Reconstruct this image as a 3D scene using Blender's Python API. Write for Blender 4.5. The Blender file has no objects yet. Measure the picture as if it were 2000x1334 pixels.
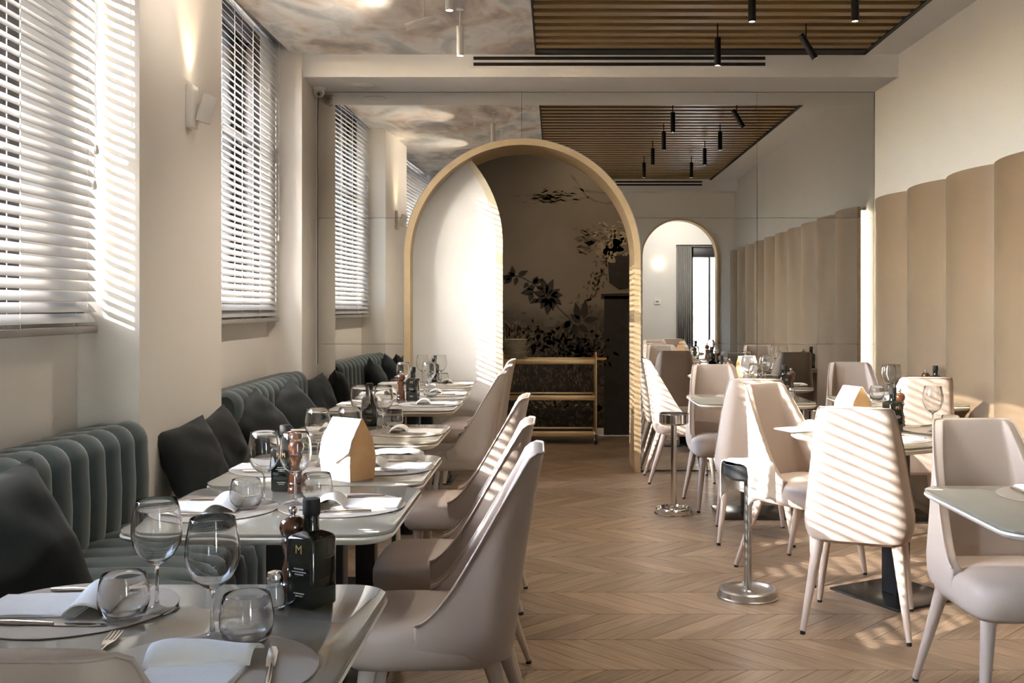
import bpy, bmesh, math, random
from mathutils import Vector, Matrix, noise as mnoise
PI = math.pi
random.seed(7)
S = bpy.context.scene
COL = S.collection

# ------------------------------------------------------------------ camera, world, sun, exposure
cam_d = bpy.data.cameras.new('camera')
cam = bpy.data.objects.new('camera', cam_d); COL.objects.link(cam)
cam.location = (0, 0, 1.33); cam.rotation_euler = (PI/2, 0, 0)
cam_d.sensor_width = 36; cam_d.lens = 36.0
cam_d.shift_x = -0.0425; cam_d.shift_y = -0.0335
cam_d.clip_start = 0.05; cam_d.clip_end = 200
S.camera = cam

W = bpy.data.worlds.new('sky'); S.world = W; W.use_nodes = True
wn = W.node_tree.nodes; wl = W.node_tree.links
bg = wn['Background']
sky = wn.new('ShaderNodeTexSky'); sky.sky_type = 'NISHITA'; sky.sun_disc = False
sky.sun_elevation = math.radians(24); sky.sun_rotation = math.radians(239)
sky.air_density = 1.0; sky.dust_density = 0.6; sky.ozone_density = 1.5
hs = wn.new('ShaderNodeHueSaturation'); hs.inputs['Saturation'].default_value = .85
wl.new(sky.outputs['Color'], hs.inputs['Color']); wl.new(hs.outputs['Color'], bg.inputs['Color'])
SKY = 5.5; SUN = 8.5; EXPO = 1.38
bg.inputs['Strength'].default_value = SKY
sd = bpy.data.lights.new('sun', 'SUN'); so = bpy.data.objects.new('sun', sd); COL.objects.link(so)
sd.energy = SUN; sd.angle = math.radians(0.4); sd.color = (1.0, 0.945, 0.87)
so.rotation_euler = Vector((0.86, 0.505, -0.384)).to_track_quat('-Z', 'Y').to_euler()
so.location = (-8, -4, 6)
S.view_settings.view_transform = 'Standard'; S.view_settings.look = 'None'
S.view_settings.exposure = EXPO; S.view_settings.gamma = 1.0; S.view_settings.use_curve_mapping = False
cy = S.cycles
cy.max_bounces = 10; cy.diffuse_bounces = 6; cy.glossy_bounces = 6; cy.transmission_bounces = 10
cy.transparent_max_bounces = 24; cy.caustics_reflective = False; cy.caustics_refractive = True
cy.blur_glossy = 0.6; cy.sample_clamp_indirect = 6.0

def lamp(name, kind, loc, target, energy, color=(1, .88, .74), **kw):
    d = bpy.data.lights.new(name, kind); o = bpy.data.objects.new(name, d); COL.objects.link(o)
    o.location = loc; d.energy = energy; d.color = color
    for k, v in kw.items(): setattr(d, k, v)
    o.rotation_euler = (Vector(target) - Vector(loc)).to_track_quat('-Z', 'Y').to_euler()
    return o

# ------------------------------------------------------------------ materials
def new_mat(name):
    m = bpy.data.materials.new(name); m.use_nodes = True
    nt = m.node_tree
    return m, nt, nt.nodes['Principled BSDF'], nt.nodes['Material Output']
def pmat(name, col, rough=.5, metal=0., var=.06, scale=6., bump=0., bscale=150., stretch=None, **inp):
    m, nt, b, out = new_mat(name)
    N, L = nt.nodes.new, nt.links.new
    tc = N('ShaderNodeTexCoord'); no = N('ShaderNodeTexNoise'); no.inputs['Scale'].default_value = scale
    no.inputs['Detail'].default_value = 4
    src = tc.outputs['Object']
    if stretch:
        mp = N('ShaderNodeMapping'); mp.inputs['Scale'].default_value = stretch
        L(src, mp.inputs['Vector']); src = mp.outputs['Vector']
    L(src, no.inputs['Vector'])
    r = N('ShaderNodeValToRGB')
    c = list(col)
    r.color_ramp.elements[0].position = .3; r.color_ramp.elements[1].position = .7
    r.color_ramp.elements[0].color = [x*(1-var) for x in c] + [1]
    r.color_ramp.elements[1].color = [min(1, x*(1+var)) for x in c] + [1]
    L(no.outputs['Fac'], r.inputs['Fac']); L(r.outputs['Color'], b.inputs['Base Color'])
    b.inputs['Roughness'].default_value = rough; b.inputs['Metallic'].default_value = metal
    for k, v in inp.items(): b.inputs[k.replace('_', ' ')].default_value = v
    if bump:
        n2 = N('ShaderNodeTexNoise'); n2.inputs['Scale'].default_value = bscale; n2.inputs['Detail'].default_value = 3
        L(src, n2.inputs['Vector'])
        bp = N('ShaderNodeBump'); bp.inputs['Strength'].default_value = bump; bp.inputs['Distance'].default_value = .002
        L(n2.outputs['Fac'], bp.inputs['Height']); L(bp.outputs['Normal'], b.inputs['Normal'])
    return m
M = {}
M['plaster'] = pmat('plaster', (.82, .775, .715), .75, var=.02, scale=1.5, bump=.25, bscale=160)
M['white_wall'] = pmat('white_wall', (.71, .695, .67), .45, var=.015, scale=1.2)
M['white_paint'] = pmat('white_paint', (.89, .885, .87), .6, var=.015, scale=1.2)
M['panel'] = pmat('panel_lacquer', (.215, .152, .094), .42, var=.03, scale=2, Specular_IOR_Level=.3)
M['gold'] = pmat('champagne_metal', (.66, .50, .30), .38, metal=.75, var=.05, scale=12)
M['brass'] = pmat('polished_brass', (.72, .55, .30), .22, metal=1, var=.05, scale=20)
M['door_gold'] = pmat('door_trim', (.78, .70, .52), .4, metal=.3, var=.03)
M['door_white'] = pmat('door_lacquer', (.84, .83, .80), .4, var=.01)
M['slat'] = pmat('ceiling_oak', (.26, .160, .062), .40, var=.22, scale=3, stretch=(.6, 30, 30))
M['black'] = pmat('black_metal', (.012, .012, .013), .38, metal=.3, var=.1)
M['matt_black'] = pmat('matt_black', (.01, .009, .009), .7, var=.1)
M['white_metal'] = pmat('white_metal', (.82, .80, .76), .4, var=.02)
M['leather'] = pmat('cream_leather', (.50, .415, .35), .46, var=.03, scale=5, bump=.12, bscale=420)
M['piping'] = pmat('leather_piping', (.50, .42, .36), .55, var=.05)
M['velvet'] = pmat('teal_velvet', (.047, .066, .068), .85, var=.16, scale=9, Sheen_Weight=.4, Sheen_Roughness=.4)
M['dark_velvet'] = pmat('dark_velvet', (.011, .0145, .0155), .85, var=.3, scale=7, bump=.5, bscale=14, Sheen_Weight=.12, Sheen_Roughness=.4)
M['table_glass'] = pmat('taupe_back_painted_glass', (.29, .262, .205), .06, var=.02)
M['table_edge'] = pmat('table_edge_cream', (.74, .68, .58), .4, var=.03)
M['chrome'] = pmat('chrome', (.80, .79, .77), .12, metal=1, var=.03)
M['steel'] = pmat('brushed_steel', (.44, .43, .41), .28, metal=1, var=.06, scale=40, stretch=(1, 1, .1))
M['silver'] = pmat('cutlery_steel', (.78, .74, .69), .16, metal=1, var=.03)
M['bottle'] = pmat('black_bottle_glass', (.006, .008, .006), .06, var=.1, Coat_Weight=.6)
M['mill'] = pmat('mill_wood', (.105, .035, .013), .17, var=.35, scale=14, stretch=(4, 4, .6), Coat_Weight=.7)
M['salt'] = pmat('salt_grains', (.86, .85, .83), .8, var=.06, scale=200)
M['napkin'] = pmat('napkin_linen', (.86, .84, .81), .8, var=.02, scale=20, bump=.25, bscale=300)
M['mat'] = pmat('leather_placemat', (.40, .345, .285), .5, var=.03, bump=.15, bscale=300)
M['mat_under'] = pmat('placemat_underside', (.06, .05, .045), .7, var=.1)
M['blind'] = pmat('blind_slat_grey', (.46, .452, .445), .45, var=.05, scale=3, stretch=(30, 1, 30))
M['blind_rail'] = pmat('blind_rail_grey', (.30, .275, .25), .5, var=.06)
M['cord'] = pmat('blind_cord', (.70, .68, .66), .7, var=.05)
M['frame'] = pmat('window_frame_dark', (.028, .026, .028), .45, var=.1)
M['kraft'] = pmat('kraft_paper', (.60, .36, .16), .75, var=.12, scale=12, bump=.3, bscale=60)
M['white_paper'] = pmat('white_paper', (.86, .83, .79), .7, var=.05, scale=9)
M['rubber'] = pmat('black_rubber', (.02, .02, .02), .6, var=.1)
M['plate'] = pmat('white_china', (.84, .80, .72), .2, var=.02)
M['subfloor'] = pmat('dark_joint', (.055, .035, .022), .9, var=.1)
M['pave'] = pmat('street_paving', (.42, .40, .38), .9, var=.1, scale=1)
M['bark'] = pmat('tree_bark', (.42, .33, .24), .9, var=.25, scale=6, bump=.6, bscale=12)
M['curtain'] = pmat('grey_curtain', (.30, .29, .28), .9, var=.06)
M['gold_print'] = pmat('gold_print', (.62, .40, .18), .35, metal=.5, var=.05)
M['white_print'] = pmat('white_print', (.55, .55, .52), .6, var=.05)
M['facade'] = pmat('street_facade', (.62, .58, .52), .9, var=.08, scale=1)

def mirror_mat():
    m = pmat('mirror_glass', (.87, .865, .83), .0, metal=1, var=.005); return m
M['mirror'] = mirror_mat()
def glass_mat(name):
    m, nt, b, out = new_mat(name); N, L = nt.nodes.new, nt.links.new
    g = N('ShaderNodeBsdfGlass'); g.inputs['IOR'].default_value = 1.46; g.inputs['Roughness'].default_value = 0
    tc = N('ShaderNodeTexCoord'); no = N('ShaderNodeTexNoise'); no.inputs['Scale'].default_value = 20
    r = N('ShaderNodeValToRGB'); r.color_ramp.elements[0].color = (.985, .99, .99, 1); r.color_ramp.elements[1].color = (1, 1, 1, 1)
    L(tc.outputs['Object'], no.inputs['Vector']); L(no.outputs['Fac'], r.inputs['Fac']); L(r.outputs['Color'], g.inputs['Color'])
    L(g.outputs[0], out.inputs['Surface']); nt.nodes.remove(b); return m
M['glass'] = glass_mat('clear_glass')
def pane_mat():
    m, nt, b, out = new_mat('window_glass'); N, L = nt.nodes.new, nt.links.new
    t = N('ShaderNodeBsdfTransparent'); g = N('ShaderNodeBsdfGlossy'); g.inputs['Roughness'].default_value = .0
    fr = N('ShaderNodeFresnel'); fr.inputs['IOR'].default_value = 1.45
    mx = N('ShaderNodeMixShader'); L(fr.outputs[0], mx.inputs[0]); L(t.outputs[0], mx.inputs[1]); L(g.outputs[0], mx.inputs[2])
    L(mx.outputs[0], out.inputs['Surface']); nt.nodes.remove(b); return m
M['pane'] = pane_mat()
def emit_mat(name, col, s):
    m, nt, b, out = new_mat(name); N, L = nt.nodes.new, nt.links.new
    e = N('ShaderNodeEmission'); e.inputs['Color'].default_value = list(col)+[1]; e.inputs['Strength'].default_value = s
    L(e.outputs[0], out.inputs['Surface']); nt.nodes.remove(b); return m
M['lens'] = emit_mat('lit_lens', (1, .86, .66), 14)
M['led'] = emit_mat('led_strip', (1, .84, .60), 9)

def plank_mat():
    m, nt, b, out = new_mat('oak_plank'); N, L = nt.nodes.new, nt.links.new
    uv = N('ShaderNodeUVMap'); uv.uv_map = 'UVMap'
    oi = N('ShaderNodeObjectInfo'); at = N('ShaderNodeAttribute'); at.attribute_name = 'rnd'
    add = N('ShaderNodeMath'); add.operation = 'ADD'; L(oi.outputs['Random'], add.inputs[0]); L(at.outputs['Fac'], add.inputs[1])
    fr = N('ShaderNodeMath'); fr.operation = 'FRACT'; L(add.outputs[0], fr.inputs[0])
    cmb = N('ShaderNodeCombineXYZ')
    for k, f in ((0, 37.), (1, 91.), (2, 53.)):
        mu = N('ShaderNodeMath'); mu.operation = 'MULTIPLY'; mu.inputs[1].default_value = f; L(fr.outputs[0], mu.inputs[0]); L(mu.outputs[0], cmb.inputs[k])
    va = N('ShaderNodeVectorMath'); va.operation = 'ADD'; L(uv.outputs[0], va.inputs[0]); L(cmb.outputs[0], va.inputs[1])
    mp = N('ShaderNodeMapping'); mp.inputs['Scale'].default_value = (1.6, 26, 1); L(va.outputs[0], mp.inputs['Vector'])
    no = N('ShaderNodeTexNoise'); no.inputs['Scale'].default_value = 3.2; no.inputs['Detail'].default_value = 6; no.inputs['Distortion'].default_value = .6
    L(mp.outputs[0], no.inputs['Vector'])
    r = N('ShaderNodeValToRGB'); r.color_ramp.elements[0].position = .28; r.color_ramp.elements[1].position = .72
    r.color_ramp.elements[0].color = (.165, .108, .068, 1); r.color_ramp.elements[1].color = (.315, .228, .155, 1)
    L(no.outputs['Fac'], r.inputs['Fac'])
    hv = N('ShaderNodeHueSaturation'); L(r.outputs[0], hv.inputs['Color'])
    mr = N('ShaderNodeMapRange'); mr.inputs['To Min'].default_value = .80; mr.inputs['To Max'].default_value = 1.16; L(fr.outputs[0], mr.inputs['Value'])
    L(mr.outputs[0], hv.inputs['Value']); L(hv.outputs[0], b.inputs['Base Color'])
    b.inputs['Roughness'].default_value = .36
    bp = N('ShaderNodeBump'); bp.inputs['Strength'].default_value = .12; bp.inputs['Distance'].default_value = .001
    L(no.outputs['Fac'], bp.inputs['Height']); L(bp.outputs[0], b.inputs['Normal'])
    return m
M['plank'] = plank_mat()

def ramp_set(r, stops):
    e = r.color_ramp.elements
    while len(e) > 1: e.remove(e[-1])
    e[0].position = stops[0][0]; e[0].color = list(stops[0][1]) + [1]
    for p, c in stops[1:]:
        x = e.new(p); x.color = list(c) + [1]
def fresco_mat():
    m, nt, b, out = new_mat('painted_ceiling'); N, L = nt.nodes.new, nt.links.new
    tc = N('ShaderNodeTexCoord'); mp = N('ShaderNodeMapping'); mp.inputs['Scale'].default_value = (.95, .62, 1); mp.inputs['Rotation'].default_value = (0, 0, .5)
    L(tc.outputs['Object'], mp.inputs['Vector'])
    n1 = N('ShaderNodeTexNoise'); n1.inputs['Scale'].default_value = 1.15; n1.inputs['Detail'].default_value = 4; n1.inputs['Distortion'].default_value = 1.5
    L(mp.outputs[0], n1.inputs['Vector'])
    r1 = N('ShaderNodeValToRGB'); ramp_set(r1, [(.28, (.40, .43, .43)), (.40, (.60, .61, .60)), (.47, (.90, .89, .87)), (.54, (.88, .82, .76)), (.59, (.70, .58, .49)), (.64, (.42, .38, .35)), (.70, (.62, .63, .62)), (.8, (.85, .84, .82))])
    L(n1.outputs['Fac'], r1.inputs['Fac'])
    n2 = N('ShaderNodeTexNoise'); n2.inputs['Scale'].default_value = 5; n2.inputs['Detail'].default_value = 8; n2.inputs['Distortion'].default_value = 1.2
    L(mp.outputs[0], n2.inputs['Vector'])
    r2 = N('ShaderNodeValToRGB'); ramp_set(r2, [(.35, (.72, .70, .68)), (.55, (1, 1, 1))]); L(n2.outputs['Fac'], r2.inputs['Fac'])
    mx = N('ShaderNodeMix'); mx.data_type = 'RGBA'; mx.blend_type = 'MULTIPLY'; mx.inputs[0].default_value = .8
    L(r1.outputs[0], mx.inputs[6]); L(r2.outputs[0], mx.inputs[7]); L(mx.outputs[2], b.inputs['Base Color'])
    b.inputs['Roughness'].default_value = .38
    return m
M['fresco'] = fresco_mat()
def mural_mat():
    # dark landscape wallpaper: hazy sky, undergrowth below, column at one side
    m, nt, b, out = new_mat('landscape_wallpaper'); N, L = nt.nodes.new, nt.links.new
    tc = N('ShaderNodeTexCoord'); sx = N('ShaderNodeSeparateXYZ'); L(tc.outputs['Object'], sx.inputs[0])
    n0 = N('ShaderNodeTexNoise'); n0.inputs['Scale'].default_value = 2.2; n0.inputs['Detail'].default_value = 5; L(tc.outputs['Object'], n0.inputs['Vector'])
    ma = N('ShaderNodeMath'); ma.operation = 'MULTIPLY_ADD'; ma.inputs[1].default_value = .75; L(n0.outputs['Fac'], ma.inputs[0]); 
    zz = N('ShaderNodeMath'); zz.operation = 'SUBTRACT'; zz.inputs[1].default_value = .375; L(sx.outputs['Z'], zz.inputs[0]); L(zz.outputs[0], ma.inputs[2])
    mr = N('ShaderNodeMapRange'); mr.inputs['From Max'].default_value = 3.2; L(ma.outputs[0], mr.inputs['Value'])
    r = N('ShaderNodeValToRGB'); ramp_set(r, [(.0, (.010, .008, .006)), (.2, (.030, .023, .017)), (.34, (.060, .047, .034)), (.42, (.20, .170, .132)), (.55, (.18, .154, .124)), (.72, (.118, .100, .080)), (.9, (.075, .062, .047))])
    L(mr.outputs[0], r.inputs['Fac'])
    # undergrowth
    v = N('ShaderNodeTexNoise'); v.inputs['Scale'].default_value = 14; v.inputs['Detail'].default_value = 8; v.inputs['Distortion'].default_value = 1.4; L(tc.outputs['Object'], v.inputs['Vector'])
    rv = N('ShaderNodeValToRGB'); ramp_set(rv, [(.5, (0, 0, 0)), (.66, (1, 1, 1))]); L(v.outputs['Fac'], rv.inputs['Fac'])
    lo = N('ShaderNodeMapRange'); lo.inputs['From Min'].default_value = 1.45; lo.inputs['From Max'].default_value = .9; L(sx.outputs['Z'], lo.inputs['Value'])
    mu = N('ShaderNodeMath'); mu.operation = 'MULTIPLY'; L(rv.outputs[0], mu.inputs[0]); L(lo.outputs[0], mu.inputs[1])
    mu2 = N('ShaderNodeMath'); mu2.operation = 'MULTIPLY'; mu2.inputs[1].default_value = .55; L(mu.outputs[0], mu2.inputs[0])
    m1 = N('ShaderNodeMix'); m1.data_type = 'RGBA'; L(mu2.outputs[0], m1.inputs[0]); L(r.outputs[0], m1.inputs[6]); m1.inputs[7].default_value = (.17, .135, .095, 1)
    L(m1.outputs[2], b.inputs['Base Color']); b.inputs['Roughness'].default_value = .5
    return m
M['mural'] = mural_mat()
M['print_dark'] = pmat('wallpaper_print_dark', (.013, .010, .008), .55, var=.4, scale=18)
M['print_mid'] = pmat('wallpaper_print_mid', (.075, .058, .040), .55, var=.4, scale=18)
M['print_pale'] = pmat('wallpaper_print_pale', (.27, .225, .165), .55, var=.3, scale=18)

# ------------------------------------------------------------------ mesh helpers
class MB:
    def __init__(self): self.v = []; self.f = []
    def add(self, vs, fs, mtx=None):
        o = len(self.v)
        self.v += [tuple(mtx @ Vector(p)) if mtx is not None else tuple(p) for p in vs]
        self.f += [tuple(o+i for i in f) for f in fs]; return self
    def box(self, x0, x1, y0, y1, z0, z1, mtx=None):
        return self.add([(x0,y0,z0),(x1,y0,z0),(x1,y1,z0),(x0,y1,z0),(x0,y0,z1),(x1,y0,z1),(x1,y1,z1),(x0,y1,z1)],
            [(0,3,2,1),(4,5,6,7),(0,1,5,4),(1,2,6,5),(2,3,7,6),(3,0,4,7)], mtx)
    def bbox(self, x0, x1, y0, y1, z0, z1, r=.005, seg=2, mtx=None):
        bm = bmesh.new(); bmesh.ops.create_cube(bm, size=1)
        for v in bm.verts: v.co = Vector(((x0+x1)/2+v.co.x*(x1-x0), (y0+y1)/2+v.co.y*(y1-y0), (z0+z1)/2+v.co.z*(z1-z0)))
        bmesh.ops.bevel(bm, geom=list(bm.edges), offset=r, segments=seg, profile=.5, affect='EDGES')
        bm.verts.index_update()
        self.add([v.co[:] for v in bm.verts], [[v.index for v in f.verts] for f in bm.faces], mtx); bm.free(); return self
    def lathe(self, prof, n=24, mtx=None, closed=False):
        vs, fs = [], []; rows = []
        for (r, z) in prof:
            if r < 1e-6: rows.append([len(vs)]); vs.append((0, 0, z))
            else:
                rows.append(list(range(len(vs), len(vs)+n)))
                vs += [(r*math.cos(2*PI*k/n), r*math.sin(2*PI*k/n), z) for k in range(n)]
        for a, b in zip(rows[:-1], rows[1:]):
            for k in range(n):
                k2 = (k+1) % n
                if len(a) == 1 and len(b) == 1: continue
                if len(a) == 1: fs.append((a[0], b[k2], b[k]))
                elif len(b) == 1: fs.append((a[k], a[k2], b[0]))
                else: fs.append((a[k], a[k2], b[k2], b[k]))
        return self.add(vs, fs, mtx)
    def tube(self, pts, rad, n=8, cap=True, mtx=None):
        pts = [Vector(p) for p in pts]; R = rad if isinstance(rad, (list, tuple)) else [rad]*len(pts)
        vs, fs = [], []; up = None
        for i, p in enumerate(pts):
            t = (pts[min(i+1, len(pts)-1)] - pts[max(i-1, 0)]).normalized()
            if up is None: up = Vector((0, 0, 1)) if abs(t.z) < .9 else Vector((1, 0, 0))
            a = t.cross(up).normalized(); up = a.cross(t).normalized()
            vs += [tuple(p + R[i]*(math.cos(2*PI*k/n)*a + math.sin(2*PI*k/n)*up)) for k in range(n)]
        for i in range(len(pts)-1):
            for k in range(n):
                fs.append((i*n+k, i*n+(k+1) % n, (i+1)*n+(k+1) % n, (i+1)*n+k))
        if cap: fs += [tuple(range(n))[::-1], tuple(range((len(pts)-1)*n, len(pts)*n))]
        return self.add(vs, fs, mtx)
    def prism(self, poly, z0, z1, mtx=None):
        n = len(poly)
        return self.add([(x, y, z0) for x, y in poly] + [(x, y, z1) for x, y in poly],
            [tuple(range(n))[::-1], tuple(range(n, 2*n))] + [(k, (k+1) % n, n+(k+1) % n, n+k) for k in range(n)], mtx)
    def stack(self, rings, mtx=None):      # rings of equal vertex count, capped at both ends
        n = len(rings[0]); vs = [p for r in rings for p in r]; fs = []
        for i in range(len(rings)-1):
            for k in range(n): fs.append((i*n+k, i*n+(k+1) % n, (i+1)*n+(k+1) % n, (i+1)*n+k))
        fs += [tuple(range(n))[::-1], tuple(range((len(rings)-1)*n, len(rings)*n))]
        return self.add(vs, fs, mtx)
    def mesh(self, name, mat, smooth=40):
        me = bpy.data.meshes.new(name); me.from_pydata(self.v, [], self.f); me.update()
        if mat is not None: me.materials.append(mat)
        if smooth:
            me.polygons.foreach_set('use_smooth', [True]*len(me.polygons)); me.set_sharp_from_angle(angle=math.radians(smooth))
        return me
    def build(self, name, mat, parent=None, smooth=40):
        return link(name, self.mesh(name, mat, smooth), parent)
def link(name, me, parent=None):
    o = bpy.data.objects.new(name, me); COL.objects.link(o)
    if parent is not None: o.parent = parent
    return o
def tag(o, label=None, cat=None, group=None, kind=None):
    if label: o['label'] = label
    if cat: o['category'] = cat
    if group: o['group'] = group
    if kind: o['kind'] = kind
    return o
def empty(name, loc=(0,0,0), rz=0., label=None, cat=None, group=None):
    o = bpy.data.objects.new(name, None); COL.objects.link(o); o.empty_display_size = .1
    o.location = loc; o.rotation_euler = (0, 0, rz); return tag(o, label, cat, group)
def dup(root, loc, rz, label, group=None):
    r = root.copy(); COL.objects.link(r); r.location = loc; r.rotation_euler = (0, 0, rz); r['label'] = label
    if group: r['group'] = group
    for ch in list(root.children):
        c = ch.copy(); COL.objects.link(c); c.parent = r
        for g in list(ch.children):
            d = g.copy(); COL.objects.link(d); d.parent = c
    return r
class Kind:                                # first call places the original, later calls copies
    def __init__(self, maker): self.maker = maker; self.o = None
    def __call__(self, loc, rz, label, group=None):
        if self.o is None:
            self.o = self.maker(); self.o.location = loc; self.o.rotation_euler = (0, 0, rz); self.o['label'] = label
            if group: self.o['group'] = group
            return self.o
        return dup(self.o, loc, rz, label, group)
def struct(name, mb, mat, smooth=40, parent=None):
    o = mb.build(name, mat, parent, smooth)
    if parent is None: o['kind'] = 'structure'
    return o
T = Matrix.Translation
def RZ(a): return Matrix.Rotation(a, 4, 'Z')
def RX(a): return Matrix.Rotation(a, 4, 'X')
def RY(a): return Matrix.Rotation(a, 4, 'Y')

# ------------------------------------------------------------------ room constants (X right, Y depth, Z up; metres)
LA = .04                                    # the window wall is not quite parallel to the other walls
LM = T((-1.598, 0, 0)) @ RZ(LA)             # window wall frame: local x into the room, local y along the wall
def LW(u, v, z=0): return LM @ Vector((v, u, z))
RA = .021
RM = T((2.755, 0, 0)) @ RZ(RA)
CEIL = 3.24; MIR = 8.29; BEAM = 7.74; BEAMZ = 3.07
ALC = [(-1.30, .45), (1.80, 4.366), (5.587, 7.70)]

# ------------------------------------------------------------------ floor: chevron oak
fl = MB().box(-2.6, 4.6, -3.4, 10.9, -.12, -.010)
floor = struct('floor', fl, M['subfloor'])
ROW = .341; PW = .129; Y0 = 3.754 - ROW*22; NR = 43
def plank_geo(sgn, g=.0016, t=.011):
    # parallelogram between two seams; lower edge at y=0, upper at y=ROW, slanting with sgn
    e = g
    pts = [(e, e), (PW-e, e), (PW-e+sgn*(ROW-2*e), ROW-e), (e+sgn*(ROW-2*e), ROW-e)]
    return pts
def plank_uv(x, y, sgn):
    d = 1/math.sqrt(2)
    return ((x*sgn+y)*d, (x*d-y*sgn*d))
def plank_mesh(sgn):
    pts = plank_geo(sgn); mb = MB().prism(pts, -.011, 0)
    me = mb.mesh('plank', M['plank'], 0)
    uv = me.uv_layers.new(name='UVMap')
    for lp in me.loops:
        co = me.vertices[lp.vertex_index].co; uv.data[lp.index].uv = plank_uv(co.x, co.y, sgn)
    return me
PM = {1: plank_mesh(1), -1: plank_mesh(-1)}
cand, rest = [], []
for r in range(NR):
    y = Y0 + r*ROW; sgn = -1 if (r % 2 == 0) else 1       # row starting at 3.754 slants towards -x going deeper
    ph = (.320 - (.0 if r % 2 == 0 else ROW)) % PW
    k0 = int((-2.6-ph)/PW); k1 = int((4.5-ph)/PW)
    for k in range(k0, k1):
        x = ph + k*PW; cx = x + PW/2 + sgn*ROW/2; cyy = y + ROW/2
        if y > 10.5 or y < -3.4 or cx < -2.5 or cx > 4.4: continue
        vis = False
        if cyy > 3.55:
            px = 1085 + 2000*cx/cyy; vis = -20 < px < 2020 and cx > -.45 and cx < 2.62
        (cand if vis else rest).append((x, y, sgn, cyy))
cand.sort(key=lambda c: c[3])
for x, y, s, _ in cand[:300]:
    o = link('plank', PM[s], floor); o.location = (x, y, 0)
rest += cand[300:]
mb = MB(); uvs = []; rnd = []
for x, y, s, _ in rest:
    pts = plank_geo(s); mb.prism([(x+a, y+b) for a, b in pts], -.011, 0)
me = mb.mesh('plank_field', M['plank'], 0)
uv = me.uv_layers.new(name='UVMap'); at = me.attributes.new('rnd', 'FLOAT', 'POINT')
vals = [0.]*len(me.vertices)
for i, (x, y, s, _) in enumerate(rest):
    q = random.random()
    for k in range(8): vals[i*8+k] = q
at.data.foreach_set('value', vals)
for lp in me.loops:
    i = lp.vertex_index//8; x, y, s, _ = rest[i]; co = me.vertices[lp.vertex_index].co
    uv.data[lp.index].uv = plank_uv(co.x-x, co.y-y, s)
o = link('plank_field', me, floor); o['kind'] = 'stuff'

# ------------------------------------------------------------------ walls
GVS = (-.42, -.52, -.33); LV = -.26; SILL = 1.32; TOPZ = 3.46
wlm = MB()
edges = [-3.4] + [e for a in ALC for e in a] + [8.26]
for i in range(0, len(edges), 2):           # piers
    a, b = edges[i], edges[i+1]
    if b > 8: b = 8.29
    wlm.box(-.60, 0, a, b, 0, TOPZ)
for (a, b), GV in zip(ALC, GVS):
    wlm.box(-.60, LV, a, b, 0, SILL-.02)    # apron under the window
    wlm.box(-.60, GV-.06, a, b, SILL-.02, SILL)
    wlm.box(-.60, 0, a, b, TOPZ, TOPZ+.1)
    wlm.box(-.60, GV+.02, a, b, 3.36, TOPZ)
wl_o = struct('wall_left', wlm, M['plaster']); wl_o.matrix_world = LM
wr = MB().box(0, .25, -3.4, 8.9, 0, CEIL+.2)
wr_o = struct('wall_right', MB().box(0, .25, .70, 8.9, 0, CEIL+.2), M['white_wall']); wr_o.matrix_world = RM

def arch_z(x, cx, r, zs):
    d = abs(x-cx)
    return None if d >= r else zs + math.sqrt(max(0, r*r-d*d))
def wall_strips(x0, x1, z0, z1, cx, r, zs, extra=(), n=64):
    """quads of a vertical panel in the xz plane with the round-headed opening left out"""
    xs = sorted(set([x0, x1] + [x for x in [cx - r*math.cos(PI*k/n) for k in range(n+1)] if x0 < x < x1] + [x for x in extra if x0 < x < x1]))
    vs, fs = [], []; idx = {}
    def vid(x, z):
        k = (round(x, 5), round(z, 5))
        if k not in idx: idx[k] = len(vs); vs.append((x, 0, z))
        return idx[k]
    for a, b in zip(xs[:-1], xs[1:]):
        m = (a+b)/2
        if abs(m-cx) >= r: la = lb = z0
        else:
            la = zs + math.sqrt(max(0, r*r-(a-cx)**2)); lb = zs + math.sqrt(max(0, r*r-(b-cx)**2))
            la = max(la, z0); lb = max(lb, z0)
            if la >= z1 and lb >= z1: continue
            la = min(la, z1); lb = min(lb, z1)
        ids = [vid(a, la), vid(b, lb), vid(b, z1), vid(a, z1)]
        q = []
        for t in ids:
            if t not in q: q.append(t)
        if len(q) > 2: fs.append(tuple(q))
    return vs, fs
def slab(name, vs, fs, y, th, mat, parent=None, kind=None):
    me = bpy.data.meshes.new(name); me.from_pydata(vs, [], fs); me.materials.append(mat); me.update()
    o = link(name, me, parent); o.location = (0, y, 0)
    md = o.modifiers.new('thickness', 'SOLIDIFY'); md.thickness = th; md.offset = 1.0
    if kind: o['kind'] = kind
    return o
ACX, ACR, AZS = -.269, .953, 1.737
# mirror wall carcass: front skin, pocket, back skin
for nm, y, th in (('wall_back', MIR+.03, .05), ('wall_back_inner', MIR+.26, .22)):
    vs, fs = wall_strips(-2.5, 2.9, 0, 3.4, ACX, ACR-.03, AZS)
    o = slab(nm, vs, fs, y, -th, M['white_paint']); o['kind'] = 'structure'
    o.modifiers['thickness'].offset = 1.0
beam = struct('trim_1', MB().box(-2.1, 2.8, BEAM, MIR+.03, BEAMZ, CEIL+.1), M['white_paint'])
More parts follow.
